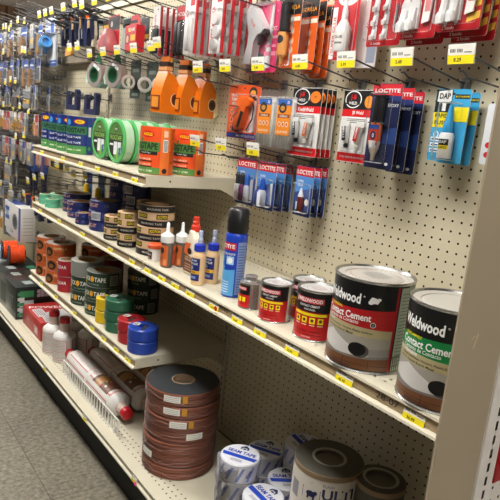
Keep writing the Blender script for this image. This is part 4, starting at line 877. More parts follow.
for k, (xx, yy) in enumerate(((-96.9, -4.4), (-91.4, -4.4))):
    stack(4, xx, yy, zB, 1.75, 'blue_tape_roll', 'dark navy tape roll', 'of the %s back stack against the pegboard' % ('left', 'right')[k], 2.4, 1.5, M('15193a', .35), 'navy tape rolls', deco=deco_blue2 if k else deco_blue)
def deco_mint(a, ro, h): mp = cyl(ro, -90); a.rect(-ro*.6, h*.2, ro*.3, h*.8, mp, M('3a5a4c', .4), .012, 10); a.text('TAPE', -ro*.15, h*.5, h*.35, mp, M('cfe8da'), .022)
stack(2, -113.9, -13.0, zB, .95, 'mint_tape_roll', 'mint green tape roll', 'at the left shelf end', 1.1, .7, MINT, 'mint tape rolls', deco=deco_mint)
stack(2, -109.4, -13.0, zB, .8, 'mint_tape_roll', 'mint green tape roll', 'under the wide mint roll', 1.35, .8, MINT, 'mint tape rolls')
stack(1, -111.0, -10.6, zB, 2.4, 'mint_tape_roll', 'wide pale green tape roll', 'lying behind the small mint rolls', 2.4, 1.5, M('7fb694', .45), 'mint tape rolls', deco=deco_mint)

# lower shelf duct tapes
OT = M('b9542a', .35); DKG = M('24382c', .35)
def deco_gor(a, ro, h):
    mp = cyl(ro, -46); a.rect(-ro*1.5, .06, ro*1.5, h-.06, mp, M('c2602c', .38), .01, 36); a.disc(-ro*.35, h*.42, ro*.36, h*.34, mp, M('1d1712'), .02, 22, 0, 3); a.disc(-ro*.35, h*.36, ro*.2, h*.16, mp, M('8a5a2c'), .03, 16, 0, 2); a.text('GORILLA', ro*.5, h*.7, h*.16, mp, M('f2d2a2'), .025, w=ro*.9, bold=.02); a.rect(ro*.1, h*.15, ro*.95, h*.5, mp, M('a84a1c'), .02, 10)
    a.rect(-ro*1.35, h*.15, -ro*.95, h*.85, mp, M('cfc4b4'), .02, 6)
    for k in range(6): a.rect(-ro*1.3, h*(.2+.1*k), -ro*1.0, h*(.24+.1*k), mp, INK, .028, 4)
GT = M('8d8a86', .4)
stack(3, -106.4, -12.1, zC, 2.55, 'duct_tape_roll', 'orange wrapped duct tape roll', 'of the front orange stack', 2.7, 1.55, OT, 'orange duct tape stacks', GT, deco_gor)
stack(3, -112.3, -12.1, zC, 2.55, 'duct_tape_roll', 'orange wrapped duct tape roll', 'of the left end orange stack', 2.7, 1.55, OT, 'orange duct tape stacks', GT, deco_gor)
stack(3, -105.6, -5.6, zC, 2.4, 'duct_tape_roll', 'orange wrapped duct tape roll', 'of the rear orange stack in shade', 2.7, 1.55, OT, 'orange duct tape stacks', GT, deco_gor)
def deco_red(a, ro, h):
    mp = cyl(ro, -58); a.rect(-ro*1.5, .05, ro*1.5, h-.05, mp, M('a3202c', .38), .01, 30); a.text('CLEAR', -ro*.2, h*.6, h*.2, mp, WHITE, .022); a.disc(-ro*.7, h*.35, .4, .4, mp, M('2c4a8c'), .02, 14)
stack(2, -100.4, -12.8, zC, 2.9, 'red_tape_roll', 'red wrapped tape roll', 'between the orange and dark green stacks', 1.75, 1.2, M('9a9a9a', .35), 'red wrapped tapes', GT, deco_red)
stack(3, -97.8, -5.6, zC, 2.1, 'red_tape_roll', 'dark red tape roll', 'of the stack in shade behind the green tapes', 2.2, 1.5, M('7a1c22', .4), 'red wrapped tapes', GT)
def deco_duck(a, ro, h):
    mp = cyl(ro, -54); a.rect(-ro*1.5, .06, ro*1.5, h-.06, mp, DKG, .01, 36); a.text('DUCK', -ro*.62, h*.55, h*.3, mp, M('e8e4da'), .022, w=ro*.62, bold=.02); a.disc(-ro*.17, h*.55, ro*.13, h*.2, mp, M('e5a52a'), .022, 14); a.text('TAPE', ro*.32, h*.55, h*.3, mp, M('e8e4da'), .022, w=ro*.68, bold=.02); a.disc(-ro*.85, h*.28, ro*.12, h*.08, mp, YEL, .022, 10)
    a.rect(ro*.9, h*.15, ro*1.4, h*.85, mp, M('a9aca6'), .022, 8)
    for k in range(7): a.rect(ro*(.95+.06*k), h*.2, ro*(.98+.06*k), h*.8, mp, INK, .03)
    a.text('ALL PURPOSE', -ro*.1, h*.2, h*.1, mp, M('9db09c'), .022)
stack(1, -93.0, -12.0, zC+5.02, 2.5, 'duct_tape_roll', 'plain grey duct tape roll', 'on top of the left dark green stack', 2.7, 1.55, M('84857f', .4), 'dark green duct tape stacks', M('9a9a94', .4))
stack(2, -93.0, -12.0, zC, 2.5, 'duct_tape_roll', 'dark green wrapped duct tape roll', 'of the left green stack', 2.75, 1.55, M('7e807c', .4), 'dark green duct tape stacks', M('9a9a94', .4), deco_duck)
stack(3, -87.1, -11.5, zC, 2.4, 'duct_tape_roll', 'dark green wrapped duct tape roll', 'of the right green stack', 2.8, 1.55, M('7e807c', .4), 'dark green duct tape stacks', M('6b6e68', .4), deco_duck)
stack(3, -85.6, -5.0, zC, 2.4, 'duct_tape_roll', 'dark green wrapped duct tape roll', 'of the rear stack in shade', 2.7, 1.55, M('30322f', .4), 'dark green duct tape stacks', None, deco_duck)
def solid_stack(n, x, y, h, ro, col, cname, where, sticker=True):
    cm = M(col, .3)
    for k in range(n):
        lab = '%s shrink wrapped tape roll, %s %s' % (cname, ORD[n][k], where); loc = (x+RND.uniform(-.1, .1), y+RND.uniform(-.1, .1), zC+k*h)
        t = thing('coloured_tape_roll', lab, 'tape roll', loc, RND.uniform(-8, 8), 'coloured tape stacks')
        b = MB(); b.ring(ro, .75, .01, h-.03, cm, cm, 44, ch=.14); b.build('tape_coil', t)
        if k == n-1:
            tm = top_map(h, rad(40))
            a = MB(); a.rect(-ro*.75, -ro*.05, -ro*.3, ro*.45, tm, M('cfcbc6'), .0); a.rect(-ro*.68, 0.05, -ro*.4, ro*.3, tm, M('8f8c88'), .01); a.rect(ro*.05, -ro*.75, ro*.3, ro*.1, tm, M('2c2c2c'), .0); a.build('top_sticker', t)
solid_stack(2, -82.6, -13.0, 2.05, 1.4, 'd9b51c', 'yellow', 'of the yellow pair')
solid_stack(3, -78.5, -12.3, 1.7, 2.2, '2c6248', 'green', 'of the green stack')
solid_stack(2, -73.6, -12.5, 1.75, 2.05, 'a31f26', 'red', 'of the red pair')
solid_stack(2, -69.8, -12.6, 1.8, 2.15, '24419c', 'blue', 'of the blue pair at the shelf end')

# ------------------------------------------------------------------ base deck
def carton(x, y, z, w, d, h, m, lab, cat='carton', deco=None, rz=0, name='carton'):
    t = thing(name, lab, cat, (x, y, z), rz); b = MB(); b.box(-w/2, -d/2, 0, w/2, d/2, h, m, bev=.06); b.build('box_body', t)
    if deco:
        a = MB(); deco(a, w, d, h); a.build('box_print', t)
    return t
BKB = M('1b2220', .3); 
def deco_black(a, w, d, h):
    mr = lambda u, v, dd: Vector((w/2+dd, u, v)); tm = top_map(h)
    for r0 in range(3):
        for c0 in range(2): a.rect(-d*.42+c0*d*.42, h*(.08+.3*r0), -d*.12+c0*d*.42, h*(.28+.3*r0), mr, [M('b9b4bc'), M('2f8a55'), M('cfd3d0')][(r0*2+c0) % 3] if not (c0 == 1 and r0 < 2) else BKB, .01)
    for k in range(4): a.rect(-d*.02+k*d*.11, h*.68, d*.06+k*d*.11, h*.9, mr, M('8f8a96'), .016)
    for k in range(6):
        for q in range(2): a.rect(-d*.05+k*d*.085, h*(.66+.13*q), d*.015+k*d*.085, h*(.76+.13*q), mr, M('a9a4b0'), .02)
    for k in range(5): a.rect(-d*.46, h*(.1+.16*k), -d*.32, h*(.2+.16*k), mr, M('c9cbc8' if k % 2 else '3f8a5e'), .02)
    a.text('LED', d*.1, h*.2, h*.16, mr, WHITE, .016)
    for k, (u, v, c) in enumerate(((-w*.3, -d*.2, '7e8a86'), (-w*.05, d*.2, '2c7a58'), (w*.25, -d*.15, '8a9694'), (w*.3, d*.3, '357a5c'), (-w*.35, d*.3, '9aa0a0'))): a.quad([(u-w*.09, v-d*.12), (u+w*.1, v-d*.1), (u+w*.09, v+d*.1), (u-w*.1, v+d*.08)], tm, M(c), .01)
    mf = flat(-d/2); a.rect(-w*.45, h*.15, -w*.1, h*.8, mf, M('3c4743'), .01); a.text('KIT', w*.2, h*.5, h*.3, mf, M('717d78'), .016)
carton(-132.5, -10.2, zD, 14, 10, 7.3, BKB, 'black printed carton with green and grey panels beside the red carton', deco=deco_black, name='tool_carton')
carton(-147.0, -10.1, zD, 14, 10, 7.1, BKB, 'black printed carton farther left under the orange reel', deco=deco_black, name='tool_carton')
def deco_redbox(a, w, d, h):
    tm = top_map(h); mf = flat(-d/2); W_ = M('d2cfd0', .4)
    a.poly([(-w*.1, d*.49), (w*.0, -d*.05), (w*.2, -d*.3), (w*.49, -d*.35), (w*.49, d*.49)], tm, W_, .01); a.text('POWER', -w*.25, d*.1, d*.22, tm, M('e8d8d8'), .012, rot=75); a.quad([(-w*.2, -d*.4), (w*.2, -d*.4), (w*.2, -d*.1), (-w*.2, -d*.1)], tm, M('cfc8ca'), .014)
    for k in range(4): a.rect(-w*.15, -d*.36+k*d*.06, w*.15, -d*.34+k*d*.06, tm, INK, .018)
    a.rect(w*.15, h*.12, w*.36, h*.6, mf, M('b98a88'), .01); a.rect(w*.2, h*.2, w*.31, h*.5, mf, M('dcc4c2'), .016); a.text('120V', -w*.2, h*.5, h*.2, mf, M('e09a98'), .01)
carton(-117.6, -10.6, zD, 12.6, 7, 3.9, M('b02a28', .4), 'red and white carton behind the white squat bottles', deco=deco_redbox, name='tool_carton')
# orange hose reel on the cartons
def reel(x, lab):
    t = thing('cord_reel', lab, 'cord reel', (x, -9.6, zD+7.3+2.35), 82); OO = M('e8551c', .35); T = X90()
    b = MB(); prof = [(1.0, -1.7)]
    for k in range(9): prof += [(2.0, -1.7+k*.38+.02), (2.3, -1.7+k*.38+.12), (2.3, -1.7+k*.38+.26), (2.0, -1.7+k*.38+.36)]
    b.lathe(prof+[(1.2, 1.75)], OO, 40, T); b.build('orange_cord', t)
    b = MB()
    for xx in (-2.0, 1.8): b.ring(2.3 if xx < 0 else 1.1, .4, xx, xx+.2, M('30242a', .5), None, 36, T)
    b.lathe([(.9, -2), (.9, 2)], M('30242a', .5), 20, T); b.build('reel_hub', t); return t
r1 = reel(-146.5, 'orange cord reel lying on the black cartons, nearer one'); dup(r1, (-152.6, -9.8, zD+9.5), 82, 'orange cord reel lying on the black cartons, farther one')
tag(carton(-160.5, -9.9, zD, 8, 10, 8.4, M('a9c4dc', .5), 'pale blue carton standing behind the orange reels on the deck', name='tool_carton'), 'pale blue carton standing behind the orange reels on the deck', 'carton')
def deco_white(a, w, d, h):
    mf = flat(-d/2); mr = lambda u, v, dd: Vector((w/2+dd, u, v)); a.rect(-w*.45, h*.45, -w*.2, h*.85, mf, M('35559c'), .01); a.text('SAW', -w*.32, h*.65, h*.18, mf, WHITE, .016); a.disc(w*.15, h*.5, w*.16, h*.24, mf, M('6c7076'), .01); a.disc(w*.15, h*.5, w*.1, h*.15, mf, M('3a3d42'), .016)
    a.rect(w*.36, .1, w*.48, h-.1, mf, M('3a5596'), .012); a.text('7-1/4', -w*.05, h*.15, h*.12, mf, INK, .012)
    for k in range(6): a.rect(-d*.35, h*(.2+.1*k), d*.35, h*(.22+.1*k), mr, M('a09a90'), .01)
    tm = top_map(h); a.rect(-w*.45, -d*.45, w*.1, d*.45, tm, M('3a4f8c'), .01)
carton(-157.0, -6.3, -33.8, 16, 3.6, 8.6, M('cdc9c4', .5), 'white tool carton with blue print hanging above the orange reels', deco=deco_white, name='tool_carton')
make_hook(7.0, False, 'peg_hook', 'thick wire peg hook under the white tool carton', loc=(-151.5, 0, -34.2)); make_hook(7.0, False, 'peg_hook', 'thick wire peg hook under the far end of the white tool carton', loc=(-161.5, 0, -34.2))

# jumbo adhesive bottles: standing and lying
WB = M('d8d4cf', .35); RC = M('b81622', .35)
def jumbo(lab, loc, R, H, rot=None, rz=0, photo=True):
    t = thing('adhesive_bottle', lab, 'adhesive bottle', loc, rz, 'white adhesive bottles with red caps', rot)
    b = MB(); b.lathe([(0, 0), (R-.15, 0), (R, .15), (R, H-.35), (R-.1, H-.1), (R*.62, H+.5), (R*.46, H+.65)], WB, 36); b.build('bottle_body', t)
    n = MB(); n.lathe([(R*.44, H+.5), (R*.44, H+2.3)], M('c9bdb2', .5), 24); mpn = cyl(R*.44, -90)
    for k in range(7):
        n.rect(-R*1.3, H+.8+.2*k, R*1.3, H+.85+.2*k, mpn, M('b5645c'), .01, 16)
    nk = n.build('bottle_neck', t)
    c = MB(); c.lathe([(R*.47, H+2.2), (R*.49, H+2.3), (R*.46, H+3.2), (R*.38, H+3.28), (0, H+3.28)], RC, 26); c.build('red_cap', nk)
    a = MB(); mp = cyl(R, -90)
    for sgn in (0, 1):
        mm = cyl(R, -90 + 180*sgn)
        a.rect(-R*1.45, .35, R*1.45, H-.6, mm, M('cfcac4', .4), .008, 24)
        for (u0, v0, u1, v1) in ((-R*1.3, .5, R*1.3, .58), (-R*1.3, H-.85, R*1.3, H-.77)): a.rect(u0, v0, u1, v1, mm, M('b8323a'), .016, 22)
        a.rect(-R*1.32, .5, -R*1.25, H-.77, mm, M('b8323a'), .016, 1); a.rect(R*1.25, .5, R*1.32, H-.77, mm, M('b8323a'), .016, 1)
        if not (photo):
            for k in range(int((H-1.8)/.3)): a.rect(-R*1.1, .85+.3*k, R*1.1, .93+.3*k, mm, M('a8a29c') if k % 4 else M('b8525a'), .016, 16)
    if photo:
        for sgn in (0, 1, 2):
            mm = cyl(R, -90 + 105*sgn); hh = H*.62
            a.rect(-R*.9, H*.2, R*.9, H*.2+hh, mm, M('6b4436', .4), .02, 20); a.quad([(-R*.9, H*.22), (R*.9, H*.3), (R*.9, H*.5), (-R*.9, H*.45)], mm, M('a87a4a', .4), .026, 20)
            for k in range(9): a.disc(-R*.7+R*.17*k, H*(.5+.03*((k*7) % 5)), .22, .3, mm, M(['8c2c22', 'c8a23a', '5a6a4a', 'd8cfc4'][k % 4]), .03, 10)
            a.text('ADHESIVE', 0, H*.9, .42, mm, M('c02832'), .024, w=R*1.5, bold=.02); a.text('FLOORING', 0, H*.11, .3, mm, M('c02832'), .024)
    a.build('bottle_label', t); return t
j0 = jumbo('white squat bottle with red cap standing by the red carton, left one', (-105.6, -13.3, zD), 2.05, 5.1, photo=False)
dup(j0, (-101.3, -12.7, zD), 10, 'white squat bottle with red cap standing in front, nearest the wire rack'); dup(j0, (-100.3, -8.4, zD), -15, 'white squat bottle standing behind and right of the front pair'); dup(j0, (-106.0, -8.9, zD), 30, 'white squat bottle standing behind and left of the front pair')
Rl = 1.95; Hl = 9.6
rows_ = [(-12.4, 'front'), (-8.3, 'middle'), (-4.2, 'rear')]
for k, (yy, s) in enumerate(rows_):
    rx = (-86.2, -86.0, -86.4)[k]
    for dirn, where in ((1, 'cap towards the coil stack'), (-1, 'cap towards the standing bottles')):
        lab = 'white adhesive bottle lying on its side in the %s row, %s' % (s, where)
        rot = (rad(-52) if dirn > 0 else rad(-52), 0, 0)
        # axis along +-x, label turned to the aisle
        Rm_ = Matrix.Rotation(rad(90*dirn), 4, 'Y') @ Matrix.Rotation(rad(55 if dirn > 0 else 125), 4, 'Z')
        if k == 0 and dirn > 0: jl = jumbo(lab, (rx, yy, zD+Rl+.02), Rl, Hl, Rm_.to_euler()); o = jl
        elif k == 0: jt = jumbo(lab, (rx-.1, yy, zD+Rl+.02), Rl, Hl, Rm_.to_euler(), photo=False); o = jt
        else:
            o = dup(jl if dirn > 0 else jt, (rx - (.1 if dirn < 0 else 0), yy, zD+Rl+.02), None, lab); o.rotation_euler = Rm_.to_euler()
# wire fence rack along the deck edge
t = thing('wire_rack', 'low chrome wire fence along the deck edge in front of the lying bottles', 'rack', (-83.5, -14.75, zD)); b = MB(); CW_ = M('e2e0da', .35, .1)
b.tube([(-12, 0, .1), (12, 0, .1)], .11, CW_); b.tube([(-12, 0, 2.5), (12, 0, 2.5)], .11, CW_); b.tube([(-12, 0, 0), (-12, 0, 2.5)], .11, CW_); b.tube([(12, 0, 0), (12, 0, 2.5)], .11, CW_)
for k in range(22): b.tube([(-11.7+1.114*k, 0, .1), (-11.7+1.114*k, 0, 2.5)], .12, CW_, 6)
b.build('wire_fence', t); b = MB()
for xx in (-10, 10): b.box(xx-.3, -.15, 0, xx+.3, .6, .08, CW_)
b.build('rack_foot', t)
b = MB(); b.box(10.9, -.06, -.0, 12.0, .0, .9, CLEAR); b.build('plastic_clip', t)

# coil stack
RB = M('8a4a30', .5, var=.25, scale=60)
def coil_roll(k, n):
    loc = (-62.3+RND.uniform(-.12, .12), -9.8+RND.uniform(-.12, .12), zD+k*1.72)
    t = thing('trim_coil', 'reddish brown film wrapped coil, %s of the tall coil stack' % ORD[n][k], 'coil', loc, 0, 'reddish brown coils'); R = 4.95; h = 1.7
    b = MB(); prof = [(R-.12, 0)]
    for i in range(8): prof += [(R+RND.uniform(-.03, .04), .1+i*.2), (R-.06, .2+i*.2)]
    prof += [(R-.1, h-.02)]; b.lathe(prof, RB, 60); b.lathe([(R-.1, h-.02), (1.6, h-.02)], M('34373a', .45), 60); b.lathe([(1.5, .02), (R-.12, 0)], RB, 60); b.build('coiled_strip', t)
    b = MB(); b.ring(1.6, 1.45, 0, h, M('9a8064', .8), None, 32, ch=.02); b.lathe([(0, h*.5), (1.45, h*.5)], M('5f5142', .8), 24); b.build('cardboard_core', t)
    f = MB(); prof = [(R+.05+.05*math.sin(i*1.9+k), .05+i*.16) for i in range(11)]; f.lathe(prof, FILM, 48); 
    for q in range(1): f.tube([(5.02*math.cos(rad(a)), 5.02*math.sin(rad(a)), .8+.3*math.sin(a*.05+k)+.12*math.sin(a*.2+k*2)) for a in range(-150, 31, 6)], .016, M('c89a86', .3), 4)
    f.build('film_wrap', t)
    if k in (6, 5, 4, 3, 1):
        a = MB(); mp = cyl(R, {6: -46, 5: -48, 4: -36, 3: -10, 1: -88}[k]); a.rect(-1.1, .6, 1.1, 1.5, mp, PAPER, .1, 8)
        for q in range(3): a.rect(-.9, .75+.25*q, .9, .8+.25*q, mp, M('9a958e'), .11, 6)
        if k > 3: a.rect(1.35, .6, 2.0, 1.6, mp, M('c9902c', .5), .1, 3)
        a.build('paper_sticker', t)
for k in range(7): coil_roll(k, 7)

# seam tape stacks
SW = M('cfcfd6', .4, var=.05)
def seam(loc, lab, rot=None, rz=0, R=2.3):
    t = thing('seam_tape_roll', lab, 'tape roll', loc, rz, 'white seam tape rolls', rot); h = 2.35; BL_ = M('2447b8', .4)
    b = MB(); b.ring(R, .3, 0.02, h, SW, M('d9d9de', .4), 44, ch=.12); b.build('tape_coil', t)
    a = MB(); tm = top_map(h+.01, rad(8)); a.lathe([(0, h+.005), (R-.15, h+.005)], M('dedee4', .4), 40)
    a.quad([(-1.95, -.75), (1.95, -.75), (2.1, -.1), (-2.1, -.1)], tm, BL_, .01); a.text('SEAM TAPE', 0, .4, .62, tm, M('1c2f9c'), .02, w=3.4, bold=.03)
    a.poly([(-.5, 1.1), (-.5, 1.55), (0, 1.95), (.5, 1.55), (.5, 1.1), (.3, 1.1), (.3, 1.45), (-.3, 1.45), (-.3, 1.1)], tm, M('1b2450'), .02); a.disc(0, 1.2, .22, .14, tm, M('1b2450'), .02)
    for k in range(3): a.rect(-.7, -1.2-.16*k, .7, -1.12-.16*k, tm, M('8a8a96'), .02)
    mp = cyl(R, -60)
    for k in range(9):
        u = -5.5+1.25*k; a.quad([(u, .3), (u+.35, .3), (u+1.1, h-.4), (u+.75, h-.4)], mp, M('8189bc', .4), .012, 4)
        if k % 2: a.text('SEAM', u+.3, h*.5, .3, mp, M('3c479c'), .02, rot=55)
    a.build('printed_label', t); return t
sz = zD
s0 = seam((-47.2, -11.0, sz), 'white seam tape roll with blue stripe, bottom of the back left stack')
for k in range(1, 4): dup(s0, (-47.2+.1*k, -11.0, sz+2.4*k), 8*k, 'white seam tape roll with blue stripe, %s of the back left stack' % ('second lowest', 'third lowest', 'top')[k-1])
for k in range(3): dup(s0, (-42.3, -11.0+.05*k, sz+2.4*k), -5*k, 'white seam tape roll with blue stripe, %s of the front stack' % ('bottom', 'middle', 'top')[k])
for k in range(3): dup(s0, (-49.6, -4.9, sz+2.4*k), 12*k, 'white seam tape roll with blue stripe, %s of the stack near the pegboard' % ('bottom', 'middle', 'top')[k])
for k in range(4): dup(s0, (-45.5, -2.5, sz+2.4*k), -9*k+10, 'white seam tape roll with blue stripe, %s of the tallest stack against the pegboard' % ('bottom', 'second lowest', 'third lowest', 'top')[k])
for k in range(3): dup(s0, (-43.5, -6.5, sz+2.4*k), 25*k, 'white seam tape roll with blue stripe, %s of the stack between front stack and pegboard' % ('bottom', 'middle', 'top')[k])
# clear film around the stack
f = MB(); nn = 40; vs = []; fs = []
for j in range(9):
    for i in range(nn):
        a = 2*PI*i/nn; r = 2.45+.12*math.sin(a*5+j)+.1*math.sin(a*11-j*2); vs.append((r*math.cos(a), r*math.sin(a), .1+j*1.12))
for j in range(8):
    for i in range(nn): fs.append((j*nn+i, j*nn+(i+1) % nn, (j+1)*nn+(i+1) % nn, (j+1)*nn+i))
f.add(vs, fs, FILM, True); tag(f.build('film_wrap', None, (-47.05, -11.0, sz)), 'crumpled clear film sleeve around the back left seam tape stack', 'plastic wrap')
def flash(x, y, R, H, lab, col, printed=True, n=2, rz=0):
    t = thing('flashing_roll', lab, 'flashing roll', (x, y, sz), rz); TP = M('4c483f', .55, var=.15, scale=90, bump=.3)
    b = MB(); b.lathe([(0, .02), (R-.1, .02), (R, .1), (R, H)], M(col, .5), 56); b.build('roll_body', t)
    b = MB(); b.lathe([(R+.02, H-.5), (R+.04, H), (R, H+.05)], M('8a7458', .6), 56); b.lathe([(R, H+.05), (R-.3, H+.12), (1.55, H+.1)], TP, 56); b.lathe([(1.55, H+.1), (1.5, H-.6)], M('6a6258', .6), 36); b.lathe([(0, H-.35), (1.52, H-.35)], M('6b6459', .6), 32)
    b.lathe([(1.75, H+.13), (1.5, H+.14), (1.45, H+.05)], M('a19a90', .5), 36); b.build('roll_top', t)
    if printed:
        a = MB(); mp = cyl(R, -54); LB_ = M('1c2250', .4); a.rect(-4.6, .2, 5.2, H-.6, mp, M('d6cfc6', .5), .012, 50)
        a.text('ULTI', 1.75, H-1.90, 1.15, mp, LB_, .03, w=3.2, bold=.03); a.text('FLASH', 1.6, H-3.25, .9, mp, LB_, .03, w=3.2, bold=.03); a.text('FLASH', .7, H-1.00, .28, mp, M('6a6e88'), .03); a.text('SEAL & FLASH TAPE', 1.4, H-4.35, .4, mp, LB_, .03)
        a.poly([(-1.9, H-2.85), (-1.9, H-1.65), (-.95, H-1.00), (0, H-1.65), (0, H-2.85)], mp, LB_, .025); a.poly([(-1.65, H-2.75), (-1.65, H-1.75), (-.95, H-1.20), (-.25, H-1.75), (-.25, H-2.75)], mp, M('d6cfc6', .5), .03); a.disc(-.95, H-2.20, .5, .33, mp, LB_, .035, 16); a.disc(-.5, H-2.00, .2, .2, mp, LB_, .036, 12); a.rect(-1.35, H-2.75, -1.15, H-2.25, mp, LB_, .035); a.rect(-.75, H-2.75, -.55, H-2.25, mp, LB_, .035)
        a.rect(-3.6, H-3.45, -2.5, H-1.75, mp, M('8e8a90'), .025, 4)
        a.build('printed_wrap', t)
    return t
flash(-35.9, -8.4, 3.45, 14.5, 'large white printed flashing roll with grey top in front', 'c9c2b8')
flash(-31.2, -6.0, 2.4, 14.2, 'dark flashing roll standing behind the large white printed roll', '4a463a', False)

# ------------------------------------------------------------------ hanging goods left of the glue cards
def velcro(x, y, z, lab, kind, group):
    t = thing('fastener_pack', lab, 'fastener pack', (x, y, z), 0, group); w, h = 3.4, 8.6; b = card_base(w, h, M('e3dfdd', .45)); R_ = M('c3202a', .4)
    b.rect(w*.3, .05, w/2-.02, h-.05, F5, R_); b.text('VELCRO', -w*.3, h*.42, .62, F5, R_, rot=90, w=4.2, bold=.03); b.rect(-w*.1, h*.72, w*.22, h*.82, F5, R_); b.rect(-w*.1, h*.88, w*.25, h*.96, F5, INK); b.build('backing_card', t)
    e = MB(); e.box(w/2-.12, -.28, .02, w/2+.02, 0, h-.05, R_); e.build('red_edge', t)
    d = MB(); Wc = M('d6d3d0', .5)
    if kind == 'dots':
        for (cx, cz) in ((-.1, 1.0), (.3, 2.6), (-.1, 4.2)):
            d.lathe([(0, 0), (.75, 0), (.78, .3), (.7, .42), (0, .42)], Wc, 22, TR(cx, -.1, cz) @ Matrix.Rotation(rad(90), 4, 'X'))
    else:
        for k in range(2): d.box(-.9+.9*k, -.4, .5, -.2+.9*k, -.1, 4.6, Wc, bev=.08)
    d.build('fastener_dots' if kind == 'dots' else 'fastener_strips', t); blister(-w*.42, .2, w*.36, h*.62, .7, t); return t
def row(first, n, step, lab, group, drop=0.0):
    x, y, z = first.location.x/S, first.location.y/S, first.location.z/S-FLOOR
    first['group'] = group
    wd = ['second', 'third', 'fourth', 'fifth', 'sixth', 'seventh']
    for k in range(1, n): dup(first, (x, y+step*k, z-drop*k), None, '%s, %s from the front' % (lab, wd[k-1]), group)
v = velcro(-65.7, -7.0, 8.9, 'white and red hanging fastener pack with round dots, frontmost of the right stack', 'dots', ''); row(v, 4, 1.25, 'white and red fastener pack with round dots in the right stack', 'round dot fastener packs')
v = velcro(-71.7, -7.4, 9.0, 'white and red hanging fastener pack with strips, frontmost of the left stack', 'strip', ''); row(v, 6, 1.1, 'white and red fastener pack with strips in the left stack', 'strip fastener packs')
for k, x in enumerate((-65.7, -71.7, -77.7, -83.7, -89.7, -95.7, -101.7, -107.7)):
    make_hook(9.4, True, label='black hook, upper left row, with ' + ['round dot fasteners', 'strip fasteners', 'the dark battery pack', 'the red edged strip cards', 'the red box pack', 'the grey clip card', 'the red bulb shaped pack', 'the small blue and black card'][k], loc=(x, 0, 17.4), price='7.99', big=False)
# red edged strip cards
t = thing('strip_card', 'white card with black strips and red edge, frontmost of its stack', 'fastener pack', (-83.7, -6.3, 9.3)); b = card_base(3.0, 7.2, M('dcd8d6', .45)); b.rect(.9, .05, 1.48, 7.0, F5, M('b01f2a', .4)); b.text('STRIPS', -.7, 4.8, .5, F5, RED, rot=90, w=2.6); b.build('backing_card', t)
b = MB(); b.box(-1.2, -.5, .4, -.3, -.1, 4.0, M('232327'), bev=.1); b.box(-.15, -.5, .4, .7, -.1, 4.0, M('232327'), bev=.1); b.build('black_strips', t); b = MB(); b.box(1.38, -.35, 0, 1.52, 0, 7.1, M('a41a24', .4)); b.build('red_edge', t); blister(-1.3, .2, .8, 4.4, .7, t)
row(t, 5, 1.0, 'white card with black strips and red edge', 'red edged strip cards')
t = thing('battery_pack', 'black strip pack with red header, between red edged cards and white fasteners', 'pack', (-78.6, -5.0, 9.4)); b = card_base(3.2, 7.0, M('2a2a2c', .4)); b.rect(-1.58, 5.0, 1.58, 6.9, F5, M('c3202a', .4)); b.text('HOOK', 0, 5.8, .6, F5, WHITE); b.build('backing_card', t); b = MB(); b.box(-1.1, -.8, .3, -.05, -.1, 4.6, M('1c1c1f', .4), bev=.2); b.box(.1, -.8, .3, 1.1, -.1, 4.6, M('1c1c1f', .4), bev=.2); b.build('black_rolls', t)
t = thing('box_pack', 'red hanging box with yellow badge and dark round picture', 'box', (-90.6, -6.0, 10.2)); b = MB(); RX = M('bf1e27', .4); b.box(-2, -1.5, 0, 2, 0, 4.0, RX); b.slab([(-2, 4), (2, 4), (1.4, 5.6), (-1.4, 5.6)], -.8, -.7, RX); b.build('box_body', t)
a = MB(); mf = flat(-1.5); a.disc(-1.1, 1.9, .7, .8, mf, M('2a1c1a'), .01); a.disc(-1.1, 1.9, .5, .6, mf, M('d9a08a'), .016); a.rect(.1, 1.6, 1.7, 2.5, mf, M('e5b12a'), .01); a.text('FOAM', .3, 3.3, .6, mf, WHITE, .01); a.rect(-1.7, 4.4, 1.0, 4.9, flat(-.8), INK, .01); a.rect(-.8, 3.0, -.2, 3.4, mf, YEL, .012); a.build('box_print', t)
t = thing('bulb_pack', 'red translucent bulb shaped pack on a red card', 'pack', (-102.0, -5.5, 10.4)); b = card_base(5.0, 6.6, M('b5232c', .4)); b.rect(-2.3, 4.2, 2.3, 6.4, F5, BLACK); b.disc(-1.0, 5.2, .5, .5, F5, M('b9b2b2'), .014); b.build('backing_card', t); b = MB(); b.lathe([(0, 0), (1.6, .3), (1.9, 1.4), (1.2, 3.2), (.8, 4.0), (0, 4.1)], clear_mat('red_clear_plastic', (.95, .45, .45), .35, .15), 24, TR(0, -1.0, .2)); b.build('bulb_shell', t)
t = thing('clip_card', 'grey green blister card hanging left of the red box', 'card', (-96.3, -5.4, 10.2)); b = card_base(4.2, 6.0, M('8fa79c', .45)); b.rect(-2, 4.4, 2, 5.8, F5, BLACK); b.rect(-1.2, 4.6, 1.2, 5.0, F5, M('d9a62a')); b.build('backing_card', t); b = MB(); b.slab([(-1, .6), (.8, .6), (1.1, 2.2), (.2, 3.8), (-.8, 2.6)], -.7, -.1, M('9aa29e', .3)); b.build('grey_clip', t)
t = thing('clip_card', 'small black and blue card left of the red bulb pack', 'card', (-107.8, -4.6, 12.2)); b = card_base(3.0, 4.6, BLACK); b.rect(-1.4, .2, 1.4, 1.6, F5, M('3f8fd0')); b.rect(-1.2, 3.2, 1.2, 3.8, F5, M('d9a62a')); b.build('backing_card', t)
t = thing('clip_card', 'black headed card with yellow band left of the red box', 'card', (-94.8, -3.0, 12.6)); b = card_base(3.4, 3.8, BLACK); b.rect(-1.5, .4, 1.5, 1.2, F5, M('d9a62a')); b.disc(0, 2.3, .8, .6, F5, M('4a4a4e'), .014); b.build('backing_card', t)

